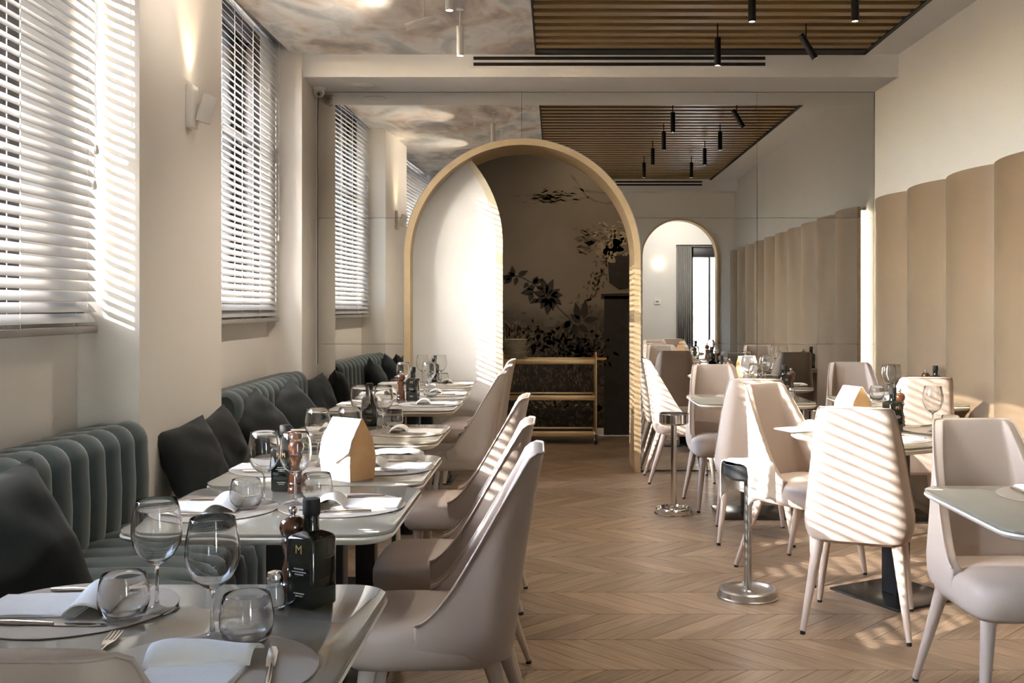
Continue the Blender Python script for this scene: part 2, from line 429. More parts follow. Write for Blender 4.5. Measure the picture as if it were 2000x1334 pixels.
# ceiling
XB = -.155
cl = MB().box(-2.2, 4.6, -3.4, BEAM+.2, CEIL+.14, CEIL+.3)
ceil = struct('ceiling', cl, M['white_paint'])
MB().box(-1.598-.39, XB, 1.2, BEAM, CEIL, CEIL+.03).build('painted_panel', M['fresco'], ceil)
MB().box(2.34, 2.75, 1.18, BEAM, CEIL, CEIL+.14).build('margin_panel', M['white_paint'], ceil)
MB().box(-2.1, 4.6, -3.4, 1.2, CEIL, CEIL+.14).build('rear_panel', M['white_paint'], ceil)
MB().box(XB, 2.34, 1.2, BEAM, CEIL+.12, CEIL+.14).build('slat_backing', M['matt_black'], ceil)
eg = MB().box(XB, XB+.012, 1.2, BEAM, CEIL, CEIL+.12).box(2.31, 2.34, 1.2, BEAM, CEIL-.004, CEIL+.12).box(XB, 2.34, BEAM-.14, BEAM, CEIL-.004, CEIL+.12)
eg.build('slat_border', M['matt_black'], ceil)
SP = .168
sl = MB().bbox(XB+.013, 2.309, -.042, .042, CEIL+.002, CEIL+.095, .003, 1).mesh('slat', M['slat'], 30)
ns = int((BEAM-.2-1.25)/SP)
for k in range(ns+1):
    o = link('slat', sl, ceil); o.location = (0, BEAM-.215-k*SP, 0)
# rear wall with its own arch (seen in the mirror), second room behind
vs, fs = wall_strips(.74, 2.85, 0, 3.4, 1.90, .60, 2.09)
o = slab('wall_rear', vs, fs, .70, .20, M['plaster']); o['kind'] = 'structure'
o.location = (0, .90, 0); o.modifiers['thickness'].offset = 1
rb = struct('trim_2', MB().box(.74, 2.85, .90, 1.19, BEAMZ, CEIL+.1), M['white_paint'])
def arch_ring(cx, zs, r0, r1, y0, y1, n=48):
    vs, fs = [], []
    path = [(cx-1, 0, True)]
    ang = [PI - PI*k/n for k in range(n+1)]
    prof = []
    for rr in (r0, r1):
        prof.append([(cx-rr, 0.0)] + [(cx+rr*math.cos(a), zs+rr*math.sin(a)) for a in ang] + [(cx+rr, 0.0)])
    m = len(prof[0])
    for y in (y0, y1):
        for p in prof: vs += [(x, y, z) for x, z in p]
    A, B, C_, D = 0, m, 2*m, 3*m              # inner front, outer front, inner back, outer back
    for k in range(m-1):
        fs += [(A+k, A+k+1, B+k+1, B+k), (C_+k, D+k, D+k+1, C_+k+1), (A+k, C_+k, C_+k+1, A+k+1), (B+k, B+k+1, D+k+1, D+k)]
    fs += [(A, B, D, C_), (A+m-1, C_+m-1, D+m-1, B+m-1)]
    return vs, fs
ra = empty('rear_arch_frame', (0, 0, 0), 0, 'slim timber arch frame seen only in the mirror beyond the tables', 'arch frame')
vs, fs = arch_ring(1.90, 2.09, .57, .60, .68, .915)
MB().add(vs, fs).build('lining', M['gold'], ra, 35)
struct('wall_far', MB().box(-2.6, 2.62, -3.5, -3.38, 0, 3.5).box(3.35, 4.7, -3.5, -3.38, 0, 3.5).box(2.62, 3.35, -3.5, -3.38, 2.5, 3.5), M['white_wall'])
struct('wall_side', MB().box(4.5, 4.7, -3.4, .75, 0, 3.5).box(2.86, 4.6, .69, .90, 0, 3.5), M['white_wall'])
# far corridor behind the arch
struct('wall_corridor', MB().box(-2.5, -2.3, 8.79, 10.9, 0, 3.5).box(2.3, 2.5, 8.79, 10.9, 0, 3.5).box(-2.5, 2.5, 8.79, 10.9, 3.05, 3.3), M['white_paint'])
mur = struct('wall_mural', MB().box(-2.4, 2.4, 10.64, 10.8, 0, 3.3), M['mural'])
struct('baseboard_far', MB().bbox(-2.3, .50, 10.615, 10.64, 0, .075, .004), M['white_paint'])

# window wall: windows, sills, blinds
def make_window(n, a, b, GV, post=False):
    r = empty('window_%d' % n); r['kind'] = 'structure'; r.matrix_world = LM
    y0, y1 = a+.001, b-.001; z0, z1 = SILL, 3.36
    f = MB()
    f.bbox(GV-.05, GV+.02, y0, y0+.16, z0, z1, .006)
    f.bbox(GV-.05, GV+.02, y1-(.19 if post else .195), y1, z0, z1, .006)
    if post: f.bbox(GV-.05, GV+.02, y1-.58, y1-.29, z0, z1, .004)  # extra post out of view, added to shade one aisle chair back
    ye = y1-(.57 if post else .185)
    f.bbox(GV-.05, GV+.02, y0+.16, y1-.155, z0, z0+.10, .006).bbox(GV-.05, GV+.02, y0+.16, y1-.155, z1-.10, z1, .006)
    f.bbox(GV-.04, GV+.01, a+.56, a+.61, z0+.1, z1-.1, .005)
    f.bbox(GV-.04, GV+.01, y0+.16, ye, 2.50, 2.55, .005)
    f.build('window_frame', M['frame'], r)
    m = a+.585
    if post: MB().box(GV-.018, GV-.014, y1-.295, y1-.185, z0+.08, z1-.08).build('pane', M['pane'], r)
    for p0, p1 in ((y0+.15, m-.02), (m+.02, ye)):
        MB().box(GV-.018, GV-.014, p0, p1, z0+.08, z1-.08).build('pane', M['pane'], r)
    MB().bbox(-1.0, -.62, y0-.3, y1+.3, (3.10 if n == 2 else 3.22), 3.6, .01).build('sun_cut_overhang', M['frame'], r)  # overhang added outside to cut the high sun and darken the top slats
    MB().bbox(GV-.02, LV+.03, y0, y1, SILL-.035, SILL+.004, .006).build('window_sill', M['frame'], r)
    return r
for i, (a, b) in enumerate(ALC): make_window(i+1, a, b, GVS[i], i == 1)
BV = -.19; TILT = math.radians(48); PITCH = .0435
def make_blind(a, b, label, tilt=TILT):
    u0, u1 = a+.03, b-.022; L = u1-u0
    r = empty('venetian_blind'); r.matrix_world = LM @ T((BV, (u0+u1)/2, 0)); tag(r, label, 'blind', 'venetian blinds at the windows')
    h = L/2
    MB().bbox(-.032, .032, -h-.008, h+.008, 3.30, 3.37, .004).build('headrail', M['blind_rail'], r)
    MB().bbox(-.026, .026, -h, h, 1.222, 1.252, .006).build('bottom_rail', M['blind_rail'], r)
    w = .025
    prof = [(-w, 0), (-w*.5, .0018), (0, .0024), (w*.5, .0018), (w, 0)]
    vs = []
    for y in (-h, h):
        for x, z in prof: vs.append((x, y, z+.0011))
        for x, z in reversed(prof): vs.append((x, y, z-.0011))
    m = 10
    fs = [(k, (k+1) % m, m+(k+1) % m, m+k) for k in range(m)] + [tuple(range(m))[::-1], tuple(range(m, 2*m))]
    me = MB().add(vs, fs, RY(tilt)).mesh('slat', M['blind'], 30)
    z = 1.285
    while z < 3.295:
        o = link('slat', me, r); o.location = (0, 0, z); z += PITCH
    lt = MB()
    for k in range(5):
        y = -h + .10 + (L-.20)*k/4
        for x in (-.024, .024): lt.box(x-.0012, x+.0012, y-.0012, y+.0012, 1.22, 3.30)
    lt.build('ladder_cord', M['cord'], r)
    pc = MB().tube([(.036, h-.06, 3.31), (.036, h-.055, 2.6), (.036, h-.065, 1.86)], .0016, 6).tube([(.036, h-.05, 3.31), (.037, h-.04, 2.7), (.036, h-.045, 2.02)], .0016, 6)
    pcord = pc.build('pull_cord', M['cord'], r)
    tz = MB()
    for (y, zz) in ((h-.065, 1.83), (h-.045, 1.98)):
        tz.lathe([(0, .03), (.006, .028), (.011, .006), (.010, -.006), (0, -.012)], 12, T((.036, y, zz)))
    tz.build('tassel', M['white_metal'], pcord)
    return r
make_blind(*ALC[0], 'grey venetian blind at the window behind the viewpoint', math.radians(74))  # unseen blind, its slats closed to keep the foreground darker
make_blind(*ALC[1], 'grey venetian blind with slatted sunlight above the first banquette back')
make_blind(*ALC[2], 'grey venetian blind at the window beside the mirror wall')

# outside: street, facade across, tree by the rear window
struct('ground', MB().box(-40, -2.25, -25, 35, -.6, -.5).box(-40, 40, -40, -3.6, -.6, -.5), M['pave'])

# ------------------------------------------------------------------ mirror panels
mw = empty('mirror_wall', (0, 0, 0), 0, 'full-height panelled mirror wall surrounding the arch', 'mirror')
xe = [-1.945, -.274, 1.629, 2.575]; ze = [.012, 1.032, 2.051, 3.066]
for i in range(3):
    for j in range(3):
        vs, fs = wall_strips(xe[i]+.0015, xe[i+1]-.0015, ze[j]+.0015, ze[j+1]-.0015, ACX, ACR, AZS)
        if not fs: continue
        o = slab('mirror_panel', vs, fs, MIR-.012, -.010, M['mirror'], mw)
        o.modifiers['thickness'].offset = 1.0
ed = MB().box(xe[0]-.008, xe[0], MIR-.016, MIR, 0, ze[3]+.006).box(xe[3], xe[3]+.008, MIR-.016, MIR, 0, ze[3]+.006).box(xe[0], xe[3], MIR-.016, MIR, ze[3], ze[3]+.006)
ed.build('edge_strip', M['blind_rail'], mw)
struct('trim_3', MB().box(-2.1, xe[0]-.008, MIR-.012, MIR+.03, 0, BEAMZ).box(xe[3]+.008, 2.62, MIR-.012, MIR+.03, 0, BEAMZ), M['white_paint'])
# arch portal
ap = empty('arch_portal', (0, 0, 0), 0, 'champagne gold arched portal set in the mirror wall', 'arch')
vs, fs = arch_ring(ACX, AZS, .903, .953, MIR-.035, MIR-.008)
MB().add(vs, fs).build('face_ring', M['gold'], ap, 35)
vs, fs = arch_ring(ACX, AZS, .903, .922, MIR-.008, MIR+.50)
lin = MB().add(vs, fs).build('lining', M['gold'], ap, 35)
vs, fs = arch_ring(ACX, AZS, .953, .958, MIR-.037, MIR-.02)
MB().add(vs, fs).build('outline_bead', M['blind_rail'], ap, 35)  # thin dark bead outlining the outer edge of the ring
# pocket door
dr = empty('sliding_door', (0, 0, 0), 0, 'white arched sliding door with pale gold edge half drawn across the portal', 'door')
DCX, DR, DZ, DY = -1.464, 1.03, 1.856, MIR+.12
def door_poly(R, x0):
    pts = [(DCX+R, 0.005)] + [(DCX+R*math.cos(a), DZ+R*math.sin(a)) for a in [PI/2*k/24 for k in range(25)]]
    pts += [(x0, DZ+R), (x0, .005)]
    return pts
def yprism(poly, y0, y1): return MB().prism([(x, z) for x, z in poly], -y1, -y0, RX(PI/2))
yprism(door_poly(DR-.055, -1.95), DY, DY+.035).build('door_panel', M['door_white'], dr, 30)
vs, fs = [], []
n = 24
inn = [(DCX+DR-.055, .005)] + [(DCX+(DR-.055)*math.cos(PI/2*k/n), DZ+(DR-.055)*math.sin(PI/2*k/n)) for k in range(n+1)]
out_ = [(DCX+DR, .005)] + [(DCX+DR*math.cos(PI/2*k/n), DZ+DR*math.sin(PI/2*k/n)) for k in range(n+1)]
m = len(inn)
for y in (DY-.004, DY+.039): vs += [(x, y, z) for x, z in inn] + [(x, y, z) for x, z in out_]
for k in range(m-1):
    fs += [(k, k+1, m+k+1, m+k), (2*m+k, 3*m+k, 3*m+k+1, 2*m+k+1), (k, 2*m+k, 2*m+k+1, k+1), (m+k, m+k+1, 3*m+k+1, 3*m+k)]
fs += [(0, m, 3*m, 2*m)]
MB().add(vs, fs).build('edge_trim', M['door_gold'], dr, 30)

# wallpaper prints on the mural wall
def leaf_poly(L, w, n=6):
    up = [(L*k/n, w*math.sin(PI*(k/n)**.8)*(1-.25*k/n)) for k in range(n+1)]
    return up + [(x, -y) for x, y in reversed(up[1:-1])]
class Prints:
    def __init__(self, y): self.m = MB(); self.y = y
    def poly(self, pts): self.m.add([(x, self.y, z) for x, z in pts], [tuple(range(len(pts)))[::-1]])
    def leaf(self, x, z, a, L, w):
        c, s = math.cos(a), math.sin(a); self.poly([(x+p*c-q*s, z+p*s+q*c) for p, q in leaf_poly(L, w)])
    def stroke(self, pts, w0, w1):
        n = len(pts)
        for k in range(n-1):
            (x0, z0), (x1, z1) = pts[k], pts[k+1]; d = math.hypot(x1-x0, z1-z0) or 1
            nx, nz = -(z1-z0)/d, (x1-x0)/d; a = w0+(w1-w0)*k/n; b = w0+(w1-w0)*(k+1)/n
            self.poly([(x0+nx*a, z0+nz*a), (x0-nx*a, z0-nz*a), (x1-nx*b, z1-nz*b), (x1+nx*b, z1+nz*b)])
    def blob(self, x, z, r, n=9):
        ph = random.random()*6
        self.poly([(x+r*(1+.22*math.sin(3*t+ph))*math.cos(t), z+r*(1+.22*math.sin(3*t+ph))*math.sin(t)) for t in [2*PI*k/n for k in range(n)]])
    def build(self, name, mat): o = self.m.build(name, mat, mur, 0); o['kind'] = 'stuff'; return o
def wp(px, py): return ((px-1085)*10.64/2000, 1.33-(py-600)*10.64/2000)
dk, md, pl = Prints(10.637), Prints(10.6385), Prints(10.636)
dg = math.radians
br = [wp(*p) for p in ((976, 543), (1003, 538), (1020, 542), (1045, 556), (1070, 577), (1092, 603), (1112, 622), (1122, 640))]
dk.stroke(br, .006, .004)
for (px, py, a, L, w) in ((1002, 540, 95, 22, 6), (1001, 541, 185, 24, 7), (1000, 543, 215, 20, 6), (1006, 540, 150, 17, 5), (1012, 538, 25, 22, 6), (1010, 541, 255, 18, 5),
        (1040, 552, 15, 22, 6), (1042, 554, 60, 17, 6), (1045, 559, 200, 18, 6), (1048, 560, -20, 15, 5), (1032, 552, 230, 15, 5),
        (1068, 574, 108, 34, 8), (1068, 576, 68, 34, 8), (1070, 578, 30, 28, 7), (1072, 580, 200, 30, 8), (1070, 582, 235, 26, 8), (1073, 582, 262, 34, 9), (1076, 580, -80, 28, 8), (1076, 578, -40, 28, 8), (1076, 575, -5, 24, 7), (1066, 577, 165, 26, 7),
        (1044, 568, 190, 28, 8), (1040, 572, 250, 18, 6), (1052, 584, 205, 20, 5),
        (1130, 625, 100, 36, 8), (1140, 622, 85, 38, 8), (1140, 626, 8, 30, 7), (1134, 630, 140, 26, 8), (1112, 625, 250, 26, 7), (1115, 628, 215, 24, 7), (1122, 632, 275, 26, 8), (1130, 634, -40, 26, 7)):
    x, z = wp(px, py); k = 10.64/2000
    dk.leaf(x, z, dg(a), L*k, w*k)
# dark pedestal, urn and column
dk.poly([wp(1180, 578), wp(1236, 578), wp(1236, 846), wp(1180, 846)])
dk.poly([wp(1186, 500), wp(1236, 496), wp(1236, 562), wp(1210, 566), wp(1190, 552)])
dk.poly([wp(1174, 574), wp(1240, 572), wp(1240, 584), wp(1174, 584)])
md.poly([wp(1160, 755), wp(1240, 755), wp(1240, 768), wp(1160, 768)])
for _ in range(14):
    x, z = wp(random.uniform(1165, 1230), random.uniform(770, 800)); md.blob(x, z, random.uniform(.02, .05))
# trunk and boughs top right
for pts in (((1110, 335), (1130, 360), (1142, 380), (1160, 392), (1185, 398), (1215, 392)), ((1150, 386), (1120, 390), (1095, 392)), ((1138, 372), (1165, 376), (1200, 378)), ((1120, 365), (1140, 372))):
    md.stroke([wp(*p) for p in pts], .013, .006)
for _ in range(90):
    x, z = wp(random.gauss(1075, 24), random.gauss(384, 7)); md.leaf(x, z, random.uniform(-.5, .5)+(PI if random.random() < .5 else 0), random.uniform(.05, .11), .008)
for _ in range(70):
    x, z = wp(random.gauss(1160, 20), random.gauss(470, 14)); md.leaf(x, z, random.uniform(2.6, 3.7), random.uniform(.04, .1), .010)
for _ in range(110):
    t = random.random(); x, z = wp(1190-50*t+random.gauss(0, 9), 500+110*t+random.gauss(0, 10)); md.leaf(x, z, random.uniform(3.4, 5.2), random.uniform(.03, .06), .009)
for _ in range(26):
    x, z = wp(random.gauss(1200, 14), random.gauss(482, 16)); pl.blob(x, z, random.uniform(.018, .05))
for _ in range(40):
    x, z = wp(random.gauss(1198, 18), random.gauss(455, 22)); pl.leaf(x, z, random.uniform(0, 6.3), random.uniform(.03, .06), .010)
# pale plumes and undergrowth
for _ in range(120):
    a = random.uniform(.55, 2.5); x0, z0 = wp(1002, 700)
    L = random.uniform(.25, .44); pl.leaf(x0+math.cos(a)*L*.45+random.gauss(0, .03), z0+math.sin(a)*L*.75, a+random.gauss(0, .25), random.uniform(.05, .11), .007)
for _ in range(150):
    x, z = wp(random.uniform(1000, 1165), random.gauss(735, 22)); pl.leaf(x, z, random.uniform(.9, 2.2), random.uniform(.03, .06), .0035)
for _ in range(50):
    a = random.uniform(.3, 2.8); x, z = wp(1085+random.gauss(0, 10), 805); L = random.uniform(.03, .17); pl.leaf(x+math.cos(a)*L, z+math.sin(a)*L, a, .05, .012)
for _ in range(420):
    x, z = wp(random.uniform(1000, 1180), random.gauss(668, 20)); md.leaf(x, z, random.uniform(0, 6.3), random.uniform(.04, .09), random.uniform(.008, .02))
for _ in range(160):
    x, z = wp(random.gauss(1130, 30), random.gauss(690, 16)); dk.leaf(x, z, random.uniform(0, 6.3), random.uniform(.04, .09), random.uniform(.008, .02))
dk.build('dark_leaf_print', M['print_dark']); md.build('bough_print', M['print_mid']); pl.build('pale_plant_print', M['print_pale'])

# ------------------------------------------------------------------ wavy panel on the right wall
wp_ = empty('wavy_wall_panel', (2.755, 0, 0), RA, 'tall beige lacquered panel of scalloped waves lining the wall', 'wall panel')
PIT = .69; end = 8.04
k = 0
while end-(k+1)*PIT > 1.0:
    y1 = end-k*PIT; y0 = y1-PIT
    n = 14; front = []
    for i in range(n+1):
        t = i/n; front.append((-.075-.07*math.sin(PI*t)**.8 if k else -.075-.07*math.sin(PI*(.0+.62*(1-t)))**.9 if False else -.075-.07*math.sin(PI*t)**.8, y0+PIT*t))
    poly = front + [(-.045, y1), (-.045, y0)]
    MB().prism(poly, .0, 2.165).build('panel', M['panel'], wp_, 50)
    k += 1
MB().box(-.045, -.02, 1.2, 7.94, .0, 2.12).build('batten', M['panel'], wp_)
ls = empty('led_profile', (0, 0, 0), 0, 'vertical warm light strip at the end of the wavy panel', 'lamp')
ls.location = (2.755, 0, 0); ls.rotation_euler = (0, 0, RA)
MB().box(-.045, -.001, 7.99, 8.03, .55, 2.14).build('housing', M['white_metal'], ls)
MB().box(-.043, -.003, 8.03, 8.034, .56, 2.13).build('diffuser', M['led'], ls)

# ------------------------------------------------------------------ banquette
def channel_back(w):
    # profile in (v,z): front foot, front face, round top, rear
    prof = [(.025, .40), (.035, .50), (.038, .62), (.032, .74)]
    for k in range(9):
        a = k/8*PI*.62; prof.append((-.025+.057*math.cos(a), .765+.066*math.sin(a)))
    prof += [(-.13, .82), (-.22, .80)]
    n = 6; vs, fs = [], []
    for i in range(n+1):
        t = i/n; b = .028*math.sqrt(max(0, 1-(2*t-1)**2))-.004
        for j, (v, z) in enumerate(prof):
            p0 = Vector(prof[max(j-1, 0)]); p1 = Vector(prof[min(j+1, len(prof)-1)]); d = (p1-p0).normalized(); nx, nz = d.y, -d.x
            vs.append((v+nx*b, (t-.5)*w, z+nz*b))
    m = len(prof)
    for i in range(n):
        for j in range(m-1): fs.append((i*m+j, i*m+j+1, (i+1)*m+j+1, (i+1)*m+j))
    fs += [tuple(range(m)), tuple(range(n*m, (n+1)*m))[::-1]]
    return MB().add(vs, fs).mesh('back_channel', M['velvet'], 70)
def channel_seat(w):
    prof = [(-.02, .445), (.10, .455), (.30, .462), (.50, .458), (.575, .448), (.61, .425), (.622, .38), (.62, .30), (.615, .08)]
    n = 6; vs, fs = [], []
    for i in range(n+1):
        t = i/n; b = .020*math.sqrt(max(0, 1-(2*t-1)**2))-.004
        for j, (v, z) in enumerate(prof):
            p0 = Vector(prof[max(j-1, 0)]); p1 = Vector(prof[min(j+1, len(prof)-1)]); d = (p1-p0).normalized(); nx, nz = -d.y, d.x
            vs.append((v+nx*b, (t-.5)*w, z+nz*b))
    m = len(prof)
    for i in range(n):
        for j in range(m-1): fs.append((i*m+j, (i+1)*m+j, (i+1)*m+j+1, i*m+j+1))
    return MB().add(vs, fs).mesh('seat_channel', M['velvet'], 70)
CW = .150
cb, cs = channel_back(CW), channel_seat(CW)
def banquette(u0, u1, alc, label):
    r = empty('banquette', (0, 0, 0), 0, label, 'banquette', 'banquettes along the window wall'); r.matrix_world = LM
    MB().box(.004, .60, u0, u1, .08, .44).build('seat_base', M['velvet'], r)
    MB().box(.03, .56, u0+.01, u1-.01, .0, .08).build('plinth', M['matt_black'], r)
    u = u0
    while u+CW <= u1+.01:
        o = link('seat_channel', cs, r); o.location = (0, u+CW/2, 0); u += CW
    a, b = alc; a += .012; b -= .012
    u = b
    while u-CW >= max(a, u0)-.001:
        o = link('back_channel', cb, r); o.location = (0, u-CW/2, 0); u -= CW
    return r
banquette(1.30, 4.86, ALC[1], 'teal velvet channel-tufted banquette under the first visible window')
banquette(4.865, 8.24, ALC[2], 'teal velvet channel-tufted banquette running up to the mirror wall')

def pillow_mesh(size=.44, th=.15, seed=0):
    n = 14; vs, fs = [], []; ids = {}
    for s in (1, -1):
        for i in range(n+1):
            for j in range(n+1):
                u, v = 2*i/n-1, 2*j/n-1
                if s == -1 and (i in (0, n) or j in (0, n)): ids[s, i, j] = ids[1, i, j]; continue
                puff = ((1-abs(u)**2.4)*(1-abs(v)**2.4))**.55
                pin = 1-.07*(1-abs(u*v))*(max(abs(u), abs(v))**4)
                nz = mnoise.noise(Vector((u*2.1+seed, v*2.1, s*3)))*.026*min(1, puff*1.5)
                ids[s, i, j] = len(vs); vs.append((u*size/2*pin, v*size/2*pin, s*(th/2*puff)+nz))
        for i in range(n):
            for j in range(n):
                q = (ids[s, i, j], ids[s, i+1, j], ids[s, i+1, j+1], ids[s, i, j+1]); fs.append(q if s == 1 else q[::-1])
    return MB().add(vs, fs).mesh('pillow', M['dark_velvet'], 60)
PMs = [pillow_mesh(.43, .20, k*5.3) for k in range(3)]
def pillow(k, loc, tilt, yaw, roll, label, scale=1.):
    o = link('pillow', PMs[k], None); tag(o, label, 'pillow', 'dark velvet pillows on the banquettes')
    # upright square, front normal to +x, leaned back by tilt, turned by yaw about z, rolled in its own plane
    o.matrix_world = T(loc) @ RZ(yaw) @ RY(PI/2-tilt) @ RZ(roll) @ Matrix.Scale(scale, 4)
    return o
pillow(0, (-1.50, 2.78, .645), .42, -.42, .20, 'large dark velvet pillow at the near end of the banquette by the first table', 1.06)
pillow(1, (-1.68, 4.76, .615), .36, -.35, .16, 'dark velvet pillow leaning on the pier, the one nearer the first window', .86)
pillow(2, (-1.715, 5.25, .620), .30, -.30, .30, 'dark velvet pillow leaning on the pier beside the ribbed teal back', .80)
pillow(0, (-1.70, 5.92, .630), .42, -.60, .62, 'dark pillow tipped on its corner at the near end of the second ribbed back', .84)
pillow(1, (-1.72, 6.74, .630), .40, -.60, .58, 'dark pillow tipped on its corner in the middle of the second ribbed back', .84)
pillow(2, (-1.82, 7.90, .620), .30, -.30, .15, 'dark velvet pillow against the last pier touching the mirror wall', .84)

# ------------------------------------------------------------------ dining chair
def shell_mesh():
    w, r, yb, yf = .222, .085, -.235, .035
    pl = []
    def arc(cx, cy, a0, a1, n): return [(cx+r*math.cos(a0+(a1-a0)*k/n), cy+r*math.sin(a0+(a1-a0)*k/n)) for k in range(n+1)]
    ns = 9
    left = [(-w, yf+(yb+r-yf)*k/ns) for k in range(ns)]
    pl = left + arc(-w+r, yb+r, PI, PI*1.5, 7)
    nb = 6
    pl += [(-w+r+(2*w-2*r)*k/nb, yb) for k in range(1, nb)]
    pl += arc(w-r, yb+r, PI*1.5, PI*2, 7)
    pl += [(w, yb+r+(yf-yb-r)*(k+1)/ns) for k in range(ns)]
    nv = 14; vs, fs = [], []
    def pos(x, y, z):
        t = max(0, (z-.42)/.50)
        low = max(0, (.50-z)/.13); sc = 1-.11*low**2.2
        cyy = -.06
        xx = x*(1-.285*t)*sc; yy = cyy+(y-cyy)*(1-.09*low**2.2)
        back = min(1, max(0, (-y-.02)/.2))
        yy -= back*(.075*t**1.4)
        return (xx, yy, z)
    for (x, y) in pl:
        q = max(0, y-yb)
        zt = .482+.445*(1-min(1, max(0, (q-.028)/.245)))**1.75
        zb = .372+.012*min(1, q/.1)
        for j in range(nv+1):
            t = j/nv; t = t**1.0
            vs.append(pos(x, y, zb+(zt-zb)*t))
    m = nv+1
    for i in range(len(pl)-1):
        for j in range(nv): fs.append((i*m+j, (i+1)*m+j, (i+1)*m+j+1, i*m+j+1))
    rim = [vs[i*m+nv] for i in range(len(pl))]
    return vs, fs, rim
def seat_ring(inset, z, n=40):
    out = []
    for k in range(n):
        a = 2*PI*k/n; c, s = math.cos(a), math.sin(a); e = 2/5.5
        x = math.copysign(abs(c)**e, c); y = math.copysign(abs(s)**e, s)
        hw = .213+.006*y
        out.append((x*(hw-inset), .018+y*(.222-inset), z))
    return out
def make_chair():
    r = empty('dining_chair', cat='chair')
    vs, fs, rim = shell_mesh()
    me = MB().add(vs, fs).mesh('backrest', M['leather'], 60)
    o = link('backrest', me, r); md = o.modifiers.new('padding', 'SOLIDIFY'); md.thickness = .034; md.offset = -1
    bv = o.modifiers.new('soft_edge', 'BEVEL'); bv.width = .007; bv.segments = 2; bv.limit_method = 'ANGLE'; bv.angle_limit = math.radians(50)
    rp = [(x*1.004, y, z+.0015) for x, y, z in rim]
    MB().tube(rp, .0034, 6).build('piping', M['piping'], o)
    MB().stack([seat_ring(.05, .352), seat_ring(.018, .358), seat_ring(.004, .375), seat_ring(0, .40), seat_ring(0, .438), seat_ring(.006, .456), seat_ring(.022, .468), seat_ring(.06, .475), seat_ring(.13, .480)]).build('seat', M['leather'], r, 55)
    for sx in (-1, 1):
        for (y0, y1, x1, rr) in ((.165, .205, .195, .021), (-.165, -.285, .205, .021)):
            lg = MB().tube([(sx*.155, y0, .375), (sx*.155+sx*(x1-.155)*.5, (y0+y1)/2, .19), (sx*x1, y1, .012)], [rr+.004, rr-.003, .0115], 12).build('leg', M['leather'], r)
            MB().tube([(sx*x1, y1, .0), (sx*x1, y1, .012)], .0105, 10).build('foot_cap', M['matt_black'], lg)
    return r
chair = Kind(make_chair)
def place_chair(x, y, fx, fy, label, group):
    return chair((x, y, 0), math.atan2(-fx, fy), label, group)
GL = 'cream leather chairs along the banquette tables'; GR = 'cream leather chairs at the aisle tables'
place_chair(-.345, 2.93, -1, -.02, 'cream leather chair at the second banquette table, whole seat and back in view', GL)
place_chair(-.385, 3.62, -1, 0, 'cream leather chair at the third banquette table, middle of three overlapping backs', GL)
place_chair(-.43, 4.64, -1, .02, 'cream leather chair at the fourth banquette table, its back rim in sun', GL)
place_chair(-.615, 6.28, -1, 0, 'cream leather chair at the fifth banquette table, shaded side to the aisle', GL)
place_chair(-.61, 7.02, -1, 0, 'cream leather chair at the sixth banquette table, almost hidden behind the fifth', GL)
place_chair(-.62, 7.85, -1, .03, 'cream leather chair at the last banquette table, next to the serving trolley', GL)
place_chair(-.645, 1.475, .0, 1, 'cream chair seen from behind at the near side of the first banquette table', GL)
place_chair(1.50, 3.37, .05, -1, 'cream chair facing the viewer behind the first aisle table', GR)
place_chair(1.30, 4.36, .36, .93, 'cream chair with striped sunlight over its back at the turned table', GR)
place_chair(1.26, 5.14, .60, -.80, 'cream chair turned sideways at the turned table, seat half in sun', GR)
place_chair(1.15, 5.98, .12, .99, 'cream chair with shaded blue-grey back behind the towel stand', GR)
place_chair(1.11, 6.84, .05, -1, 'tan-shaded cream chair facing the viewer behind the third aisle table', GR)
place_chair(.99, 7.90, 1, 0, 'cream chair with fine blind stripes close to the mirror wall', GR)
place_chair(2.13, 6.12, .05, 1, 'cream chair with sunlit back at the table by the wavy panel', GR)
place_chair(2.12, 7.15, -.05, -1, 'shaded cream chair on the mirror side of the table by the wavy panel', GR)

# ------------------------------------------------------------------ tables
TZ = .74
def round_rect(hx, hy, r, n=7, flare=0):
    pts = []
    for cx, cy, a0 in ((hx-r, hy-r, 0), (-hx+r, hy-r, PI/2), (-hx+r, -hy+r, PI), (hx-r, -hy+r, 1.5*PI)):
        pts += [(cx+r*math.cos(a0+PI/2*k/n), cy+r*math.sin(a0+PI/2*k/n)) for k in range(n+1)]
    return pts
def make_table():
    r = empty('restaurant_table', cat='table'); hx, hy = .365, .352
    def ring(d, z): return [(x, y, z) for x, y in round_rect(hx-d, hy-d, .085-d*.5)]
    MB().stack([ring(.004, TZ-.010), ring(.0, TZ-.008), ring(0, TZ-.002), ring(.003, TZ)]).build('tabletop', M['table_glass'], r, 50)
    MB().stack([ring(.05, TZ-.040), ring(.02, TZ-.034), ring(.001, TZ-.022), ring(-.002, TZ-.016), ring(0, TZ-.0105)]).build('table_edge', M['table_edge'], r, 35)
    MB().bbox(-.045, .045, -.045, .045, .012, TZ-.03, .004).build('column', M['black'], r)
    MB().bbox(-.21, .21, -.21, .21, 0, .012, .003).build('base_plate', M['steel_dark'], r)
    MB().box(-.16, .16, -.16, .16, TZ-.055, TZ-.039).build('mounting_plate', M['black'], r)
    return r
M['steel_dark'] = pmat('gunmetal_plate', (.085, .08, .075), .22, metal=.9, var=.08)
table = Kind(make_table)
GT = 'square tables along the banquette'; GA = 'square tables along the aisle'
TAB = {}
ordn = ['first', 'second', 'third', 'fourth', 'fifth', 'sixth', 'seventh']
extra = ['set with the labelled black bottle in front', 'with two settings, pushed against the third', 'carrying the paper bag', 'standing clear, with a salt shaker and bottle',
         'with glossy empty near half', 'pushed up behind the fifth', 'touching the arch portal']
